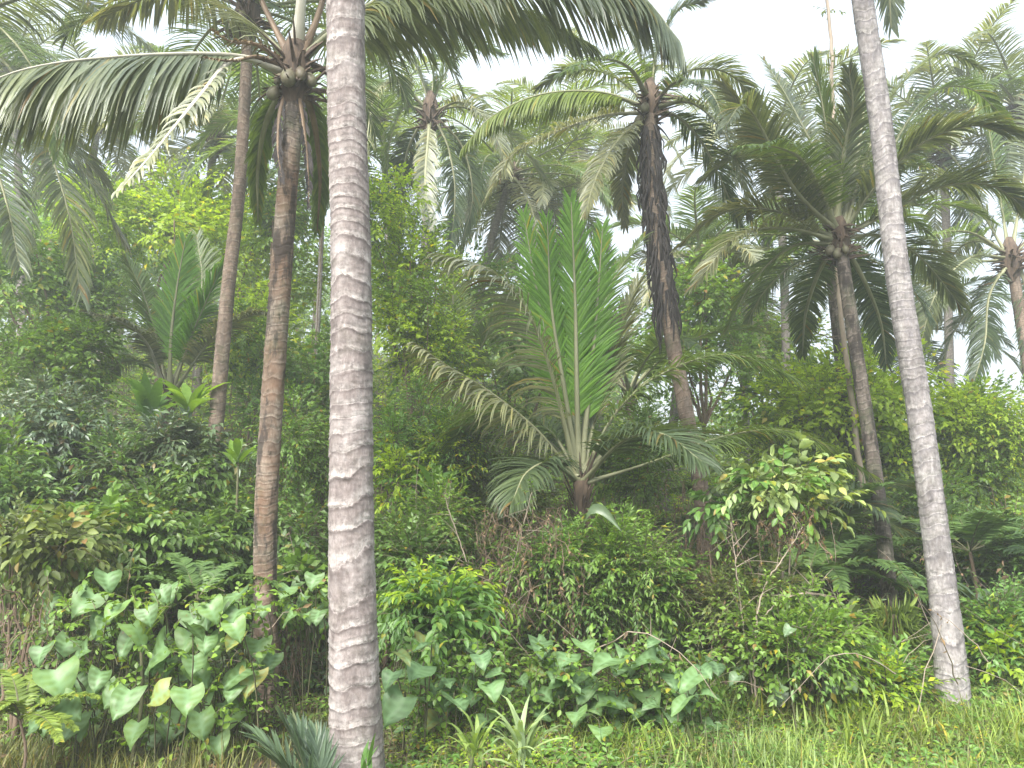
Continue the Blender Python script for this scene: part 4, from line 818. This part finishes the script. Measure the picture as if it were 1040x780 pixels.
# grey bent leaf lying at the centre
g = Geo(); P = [at(590, 545, 6.3), at(598, 520, 6.2), at(612, 518, 6.15), at(632, 540, 6.1)]
C = resample(P, 12); W = np.interp(np.linspace(0, 1, 12), [0, .3, .7, 1], [.05, .09, .07, .005]); S = np.array([.25, .1, .95])
Vv = np.stack([C-S*W[:, None]*.5, C+np.array([0, .015, 0]), C+S*W[:, None]*.5], 1); q = np.arange(11)*3
g.add(Vv, np.concatenate([np.stack([q, q+1, q+4, q+3], 1), np.stack([q+1, q+2, q+5, q+4], 1)]))
o = link('fallen_leaf', g.mesh('fallen_leaf', M['bluish'])); tag(o, 'folded silver grey leaf caught under the central young palm', 'leaf'); recentre(o, C[0])

# ------------------------------------------------------------------ dead vines, hanging stems
def tangle(label, px, py, rx, ry, d, seed, n, mat='twig_brown', lm='dry', leaves=400, name='dead_vine', cat='vine', r=.0045, hang=.5, group='dead brown vines', dep=.35):
    rng = np.random.default_rng(seed); c = at(px, py, d); s = d/F; K = 14
    O = c+np.stack([rng.normal(0, rx*s*.5, n), rng.normal(0, dep, n), rng.uniform(-.2, 1, n)*ry*s], 1)
    st = rng.normal(0, 1, (n, K, 3))*np.array([.5, .5, .45])-UP*hang; st = st.cumsum(1)*(ry*s/K*1.4)
    k3 = np.ones(3)/3; st = np.apply_along_axis(lambda v: np.convolve(np.pad(v, 1, 'edge'), k3, 'valid'), 1, st)
    P = O[:, None]+st; P[..., 2] = np.maximum(P[..., 2], ground(P[..., 0], P[..., 1])+.01)
    gz = float(ground(c[0], c[1])); root = empty(name, (c[0], c[1], gz), label, cat, group)
    g = Geo(); strands(g, P, np.broadcast_to(r*rng.uniform(.4, 1.3, n)[:, None], (n, K))); link('creeper_stems', g.mesh('creeper_stems', M[mat]), root)['kind'] = 'stuff'
    if leaves:
        g = Geo(); i = rng.integers(0, n, leaves); j = rng.integers(2, K, leaves)
        D = rng.normal(0, .6, (leaves, 3))-UP*.8; place(g, SMALL, P[i, j], D, rng.normal(0, 1, (leaves, 3))+UP*.3, rng.uniform(.02, .055, leaves), rng.uniform(.008, .02, leaves)); link('foliage', g.mesh('foliage', M[lm]), root)
tangle('heap of reddish brown dead vines in front of the central young palm', 540, 575, 56, 66, 6.6, 301, 230, r=.0026, leaves=1500)
tangle('curtain of dead vines hanging on the foot of the shaggy-stemmed palm', 700, 560, 34, 90, 7.7, 302, 60, r=.0035, leaves=1300, hang=.9)
tangle('dry rusty leaves and twigs in the top of the pale leaved little tree', 800, 540, 40, 28, 6.3, 303, 90, leaves=900, hang=.3, dep=.2)
tangle('thin dry stalks at the left edge under the yellowing shrub', 30, 630, 45, 60, 5.2, 304, 40, mat='twig_brown', lm='olive', leaves=900, hang=.7)
tangle('dark dead creepers beside the foot of the rusty trunk', 292, 690, 14, 60, 6.15, 305, 60, leaves=120, hang=1., dep=.12)
tangle('fine brown creepers left of the pale leaved little tree', 735, 585, 28, 60, 6.9, 306, 110, leaves=500, hang=.9)
# long bare stems
def stem_thing(label, px, d, r, mat='twig_pale', name='liana', cat='liana', seed=0):
    rng = np.random.default_rng(seed); P = resample([at(x, y, d) for x, y in px], 50); P += rng.normal(0, r*.25, P.shape); g = Geo(); tube(g, P, np.linspace(r, r*.35, 50)*.75, 7); n = 16; kk = rng.integers(18, 50, n); O = P[kk]; sprays(g, rng, O, rng.normal(0, 1, (n, 3))+UP*.8, rng.uniform(.1, .3, n), 5, 0.0001, 0.0001, droop=.2, leaf_m=0, twig_m=0, twig_r=.0035)
    o = link(name, g.mesh(name, M[mat])); tag(o, label, cat, 'bare thin stems'); recentre(o, P[0])
    if name == 'liana' and seed < 6:
        g = Geo(); n = 22; kk = rng.integers(25, 50, n); sprays(g, rng, P[kk], rng.normal(0, 1, (n, 3))+UP*.6, rng.uniform(.08, .2, n), 6, .045, .02); link('foliage', g.mesh('foliage', [M['mid'], M['twig']]), o)
    return o
stem_thing('slim pale stem on the right of the light shrub, curving up left', [(487, 700), (490, 640), (480, 590), (465, 545), (450, 500)], 6.2, .012, seed=1)
stem_thing('pale thin stem leaning right through the brown vine heap', [(488, 720), (505, 640), (522, 570), (540, 500)], 6.3, .009, seed=2)
stem_thing('main bare stem of the little tree, tilted right', [(770, 742), (766, 660), (775, 600), (800, 560), (815, 535)], 5.9, .014, seed=3)
stem_thing('bare stem forking left below the pale leaved tree', [(770, 742), (757, 650), (748, 580), (742, 530)], 5.95, .009, seed=4)
stem_thing('low bare branch bending right towards the ferns', [(765, 640), (790, 612), (820, 600), (838, 588)], 5.95, .008, seed=5)
stem_thing('hooked brown branch crossing the sky gap left of the olive trunk', [(800, 305), (812, 325), (830, 338), (850, 345)], 11, .02, 'twig_brown', seed=6)
stem_thing('long thin liana hanging between rusty trunk and thick trunk', [(330, 180), (326, 260), (322, 330), (318, 420)], 11.5, .014, 'twig_brown', seed=7)

# ------------------------------------------------------------------ uncountable undergrowth (stuff)
def inview(x, y, m=1.12): return np.abs(x) < y*.65*m+.6
def under(name, label, seed, n, y0, y1, hmax, mat, ll, lw, m, sl, xr=None, tmpl=SMALL, droop=.4, hn=.5, hmin=.1, cat='undergrowth', ang=55, pw=1.):
    rng = np.random.default_rng(seed); y = y0+(y1-y0)*rng.random(n*2)**pw; x = rng.uniform(-1, 1, n*2)*(y*.65*1.15+.6)
    if xr: k = (x/y*F+520 > xr[0]) & (x/y*F+520 < xr[1]); x, y = x[k], y[k]
    x, y = x[:n], y[:n]; n = len(x)
    H = hmin+(hmax-hmin)*np.clip(.5+.75*nz(x, y, 1.1, seed), .05, 1.2)*np.clip(.6+.6*nz(x, y, 3., seed+1), .15, 1.1)
    pxx = x/y*F+520; H = H*np.where(y < 8.4, np.interp(pxx, [0, 250, 430, 780], [.75, .6, .5, .36])*np.clip(y-5, .55, 2.4)/2.4+.12, 1)
    h = H*(1-rng.random(n)**2*.9); O = np.stack([x, y, ground(x, y)+h], 1); az = rng.uniform(0, 6.28, n)
    D = np.stack([np.cos(az), np.sin(az)-.35, rng.uniform(.1, 1.1, n)], 1); g = Geo()
    sprays(g, rng, O, D, sl*rng.uniform(.6, 1.4, n), m, ll, lw, tmpl, ang, droop)
    k = rng.random(n) < .35; O2 = O[k]; f = O2.copy(); f[:, 0] += rng.normal(0, .1, len(f)); f[:, 1] += rng.normal(0, .1, len(f)); f[:, 2] = ground(f[:, 0], f[:, 1])-.02
    t = np.linspace(0, 1, 4)[None, :, None]; strands(g, f[:, None]*(1-t)+O2[:, None]*t+rng.normal(0, .01, (len(f), 4, 3)), np.full((len(f), 4), .0045), 1)
    o = link(name, g.mesh(name, [M[mat], M['twig_brown']])); tag(o, label, cat, kind='stuff')
U = 'small leaved undergrowth covering the slope'
under('undergrowth', 'dark small leaved undergrowth covering the near slope', 401, 6500, 6.3, 10.5, 1.5, 'deep', .075, .034, 9, .28)
under('undergrowth', 'mid green undergrowth covering the middle slope', 402, 6500, 7.5, 13, 1.7, 'mid', .085, .042, 8, .32)
under('undergrowth', 'green undergrowth covering the upper slope', 403, 6500, 12, 24, 2.4, 'mid', .14, .07, 7, .5)
under('undergrowth', 'lime tinted undergrowth on the upper slope', 404, 3500, 13, 26, 3.2, 'lime', .16, .08, 7, .5)
under('undergrowth', 'bluish undergrowth of larger leaves on the near left slope', 405, 1500, 6.2, 9.5, 1.1, 'bluish', .1, .05, 8, .3, (-60, 380), OVAL)
under('undergrowth', 'low weeds along the foot of the slope', 406, 4200, 5.4, 7.8, .42, 'mid', .06, .028, 8, .18, pw=.8)
under('undergrowth', 'yellow green weeds mixed into the grass', 407, 2600, 4.8, 8.2, .35, 'olive', .055, .02, 9, .2, (380, 1100))
under('undergrowth', 'fine feathery weeds on the right', 408, 2200, 6.2, 11, .9, 'feather', .05, .012, 16, .28, (690, 1120), ang=75)
under('undergrowth', 'leafy weeds growing through the verge grass', 409, 6800, 3.6, 7.2, .5, 'fresh', .06, .028, 7, .17, (420, 1100), OVAL)
under('undergrowth', 'tiny leaved weeds in the verge grass', 410, 4200, 3.6, 7.2, .5, 'lime', .04, .016, 10, .16, (420, 1100))
def sticks():
    rng = np.random.default_rng(440); n = 280; y = rng.uniform(5.6, 10.5, n); x = rng.uniform(-1, 1, n)*(y*.7+.4); K = 9; t = np.linspace(0, 1, K)
    O = np.stack([x, y, ground(x, y)+rng.uniform(-.05, .5, n)], 1); D = norm(np.stack([rng.normal(0, .55, n), rng.normal(-.15, .4, n), rng.uniform(.4, 1.3, n)], 1)); L = rng.uniform(.4, 1.5, n)
    P = O[:, None]+D[:, None]*(L[:, None]*t)[..., None]-UP*(rng.uniform(0, .7, n)[:, None]*L[:, None]*t**2.2)[..., None]+rng.normal(0, .012, (n, K, 3)).cumsum(1)
    g = Geo(); strands(g, P, (rng.uniform(.0025, .0065, n)[:, None]*(1-.7*t))); k = rng.integers(0, n, 900); j = rng.integers(3, K, 900)
    place(g, SMALL, P[k, j], rng.normal(0, .6, (900, 3))-UP*.7, rng.normal(0, 1, (900, 3)), rng.uniform(.03, .08, 900), rng.uniform(.012, .03, 900), 1)
    o = link('dry_twigs', g.mesh('dry_twigs', [M['twig_pale'], M['dry']])); tag(o, 'dry twigs and curled brown leaves poking through the undergrowth', 'twigs', kind='stuff')
sticks()
# far wood
def far_wood():
    rng = np.random.default_rng(420); g = Geo()
    for i in range(64):
        y = rng.uniform(22, 42); x = rng.uniform(-1, 1)*(y*.65+3); px = x/y*F+520
        top = np.interp(px, [0, 200, 420, 640, 760, 1040], [7.5, 6.0, 5.0, 3.8, 2.2, 1.6])*rng.uniform(.7, 1.05)
        gz = float(ground(x, y)); c = np.array([x, y, gz+top*.55]); r = np.array([2.2, 2.0, top*.55]); n = 170
        for lc, lr in lumps_in(rng, c, r, 5, .5):
            v = norm(rng.normal(0, 1, (n//5, 3))); sprays(g, rng, lc+v*lr, v+UP*.3, .8*rng.uniform(.6, 1.2, len(v)), 7, .3, .16)
        tube(g, resample([(x, y, gz-.2), (x+.1, y, gz+top*.3), (x, y, gz+top*.7)], 6), np.linspace(.12, .05, 6), 7, 1)
    o = link('far_woods', g.mesh('far_woods', [M['mid'], M['twig_brown']])); tag(o, 'hazy green woodland far up the slope', 'woodland', kind='stuff')
far_wood()
# grass
def grass(name, label, seed, n, y0, y1, L, w, mat, xr, hlean=.5, pw=1.):
    rng = np.random.default_rng(seed); y = y0+(y1-y0)*rng.random(n*3)**pw; x = rng.uniform(-1, 1, n*3)*(y*.65*1.15+.5); px = x/y*F+520
    dens = np.clip(.55+.6*nz(x, y, 2.2, seed), .08, 1)*np.interp(px, [xr[0]-60, xr[0]+60, xr[1], xr[1]+60], [0, 1, 1, 1])
    k = rng.random(n*3) < dens; x, y = x[k][:n], y[k][:n]; n = len(x)
    # tufts: blades of a tuft lean apart from one another
    az = rng.uniform(0, 6.28, n); az = az+nz(x, y, 6., 3); hl = np.clip(.7+.5*nz(x, y, 1.7, seed+2), .25, 1.3)
    LL = L*rng.uniform(.4, 1.2, n)*hl; e = np.radians(rng.uniform(50, 88, n)); K = 5; p = np.stack([x, y, ground(x, y)-.01], 1); rows = []; wp = [.8, 1, .8, .5, .05]; bd = rng.uniform(.1, 1., n)*hlean
    for q in range(K):
        d_ = np.stack([np.cos(az)*np.cos(e), np.sin(az)*np.cos(e), np.sin(e)], 1); S = np.stack([-np.sin(az), np.cos(az), 0*az], 1); hw = (w*wp[q]/2*np.ones(n))[:, None]
        rows += [p-S*hw, p+S*hw]; p = p+d_*(LL/(K-1))[:, None]; e = e-bd*(q+1)*.35
    V = np.stack(rows, 1); q = np.arange(K-1)*2; base = np.stack([q, q+1, q+3, q+2], 1); g = Geo()
    g.add(V, (base[None]+(np.arange(n)*2*K)[:, None, None]).reshape(-1, 4)); o = link(name, g.mesh(name, M[mat])); tag(o, label, 'grass', kind='stuff')
grass('grass', 'long bright grass along the bottom right', 501, 40000, 3.4, 8.5, .29, .010, 'grass', (600, 1100))
grass('grass', 'sparser dull grass and dry blades along the bottom', 502, 30000, 3.2, 6.8, .25, .008, 'grass_dull', (-50, 1100))
grass('grass', 'broad bladed grass under the leaning trunk', 503, 9000, 4.0, 7.5, .34, .02, 'grass', (680, 1100), .8)
# litter on the soil
rng = np.random.default_rng(510); n = 5000; y = rng.uniform(3.4, 9, n); x = rng.uniform(-1, 1, n)*(y*.7+.5); g = Geo()
place(g, SMALL, np.stack([x, y, ground(x, y)+rng.uniform(.01, .04, n)], 1), rng.normal(0, 1, (n, 3))*np.array([1, 1, .2]), rng.normal(0, .3, (n, 3))+UP, rng.uniform(.04, .11, n), rng.uniform(.015, .04, n))
o = link('leaf_litter', g.mesh('leaf_litter', M['dry'])); tag(o, 'dry brown fallen leaves on the soil', 'leaf litter', kind='stuff')

# ------------------------------------------------------------------ air
HAZE = .0065
bpy.ops.mesh.primitive_cube_add(size=1); hz = bpy.context.object; hz.name = 'haze'; hz.data.name = 'haze'
hz.scale = (900, 900, 30); hz.location = (0, 200, 30/2-1.5)
m, nt, out = newmat('haze'); pv = nd(nt, 'ShaderNodeVolumePrincipled'); pv.inputs['Color'].default_value = (.9, .93, .96, 1); pv.inputs['Density'].default_value = HAZE; pv.inputs['Anisotropy'].default_value = .3
nt.links.new(pv.outputs[0], out.inputs['Volume']); hz.data.materials.append(m); tag(hz, 'pale humid haze in the air', 'haze', kind='stuff')

# ------------------------------------------------------------------ sky and light
w = bpy.data.worlds.new('World'); SC.world = w; w.use_nodes = True; nt = w.node_tree; bg = nt.nodes['Background']
sky = nt.nodes.new('ShaderNodeTexSky'); sky.sky_type = 'NISHITA'; sky.sun_disc = False; sky.sun_elevation = radians(48); sky.sun_rotation = radians(205); sky.dust_density = 3; sky.air_density = 1.
tc = nt.nodes.new('ShaderNodeTexCoord'); cl = noise(nt, 1.6, 5, .55, tc.outputs['Generated'])
cloud = ramp(nt, cl, [(.36, (4.4, 5.4, 6.5)), (.64, (6.4, 7.1, 7.9))])
mx = mixc(nt, sky.outputs[0], cloud, .82); nt.links.new(mx, bg.inputs[0]); bg.inputs[1].default_value = .05
sd = bpy.data.lights.new('sun', 'SUN'); sd.energy = 3.4; sd.angle = radians(40); sd.color = (1, .96, .9); so = bpy.data.objects.new('sun', sd); COL.objects.link(so)
import mathutils
el, az = radians(48), radians(205)     # sun high, behind the camera a little to the left
dirv = mathutils.Vector((math.sin(az)*math.cos(el), math.cos(az)*math.cos(el), math.sin(el)))
so.rotation_euler = dirv.to_track_quat('Z', 'Y').to_euler(); so.location = (0, 0, 30)
SC.view_settings.view_transform = 'Standard'; SC.view_settings.look = 'None'; SC.view_settings.gamma = 1; SC.view_settings.exposure = 2.12
SC.render.engine = 'CYCLES'; cy = SC.cycles
cy.max_bounces = 7; cy.diffuse_bounces = 4; cy.glossy_bounces = 2; cy.transmission_bounces = 4; cy.volume_bounces = 1; cy.use_denoising = True
SC.render.resolution_x = 1024; SC.render.resolution_y = 768
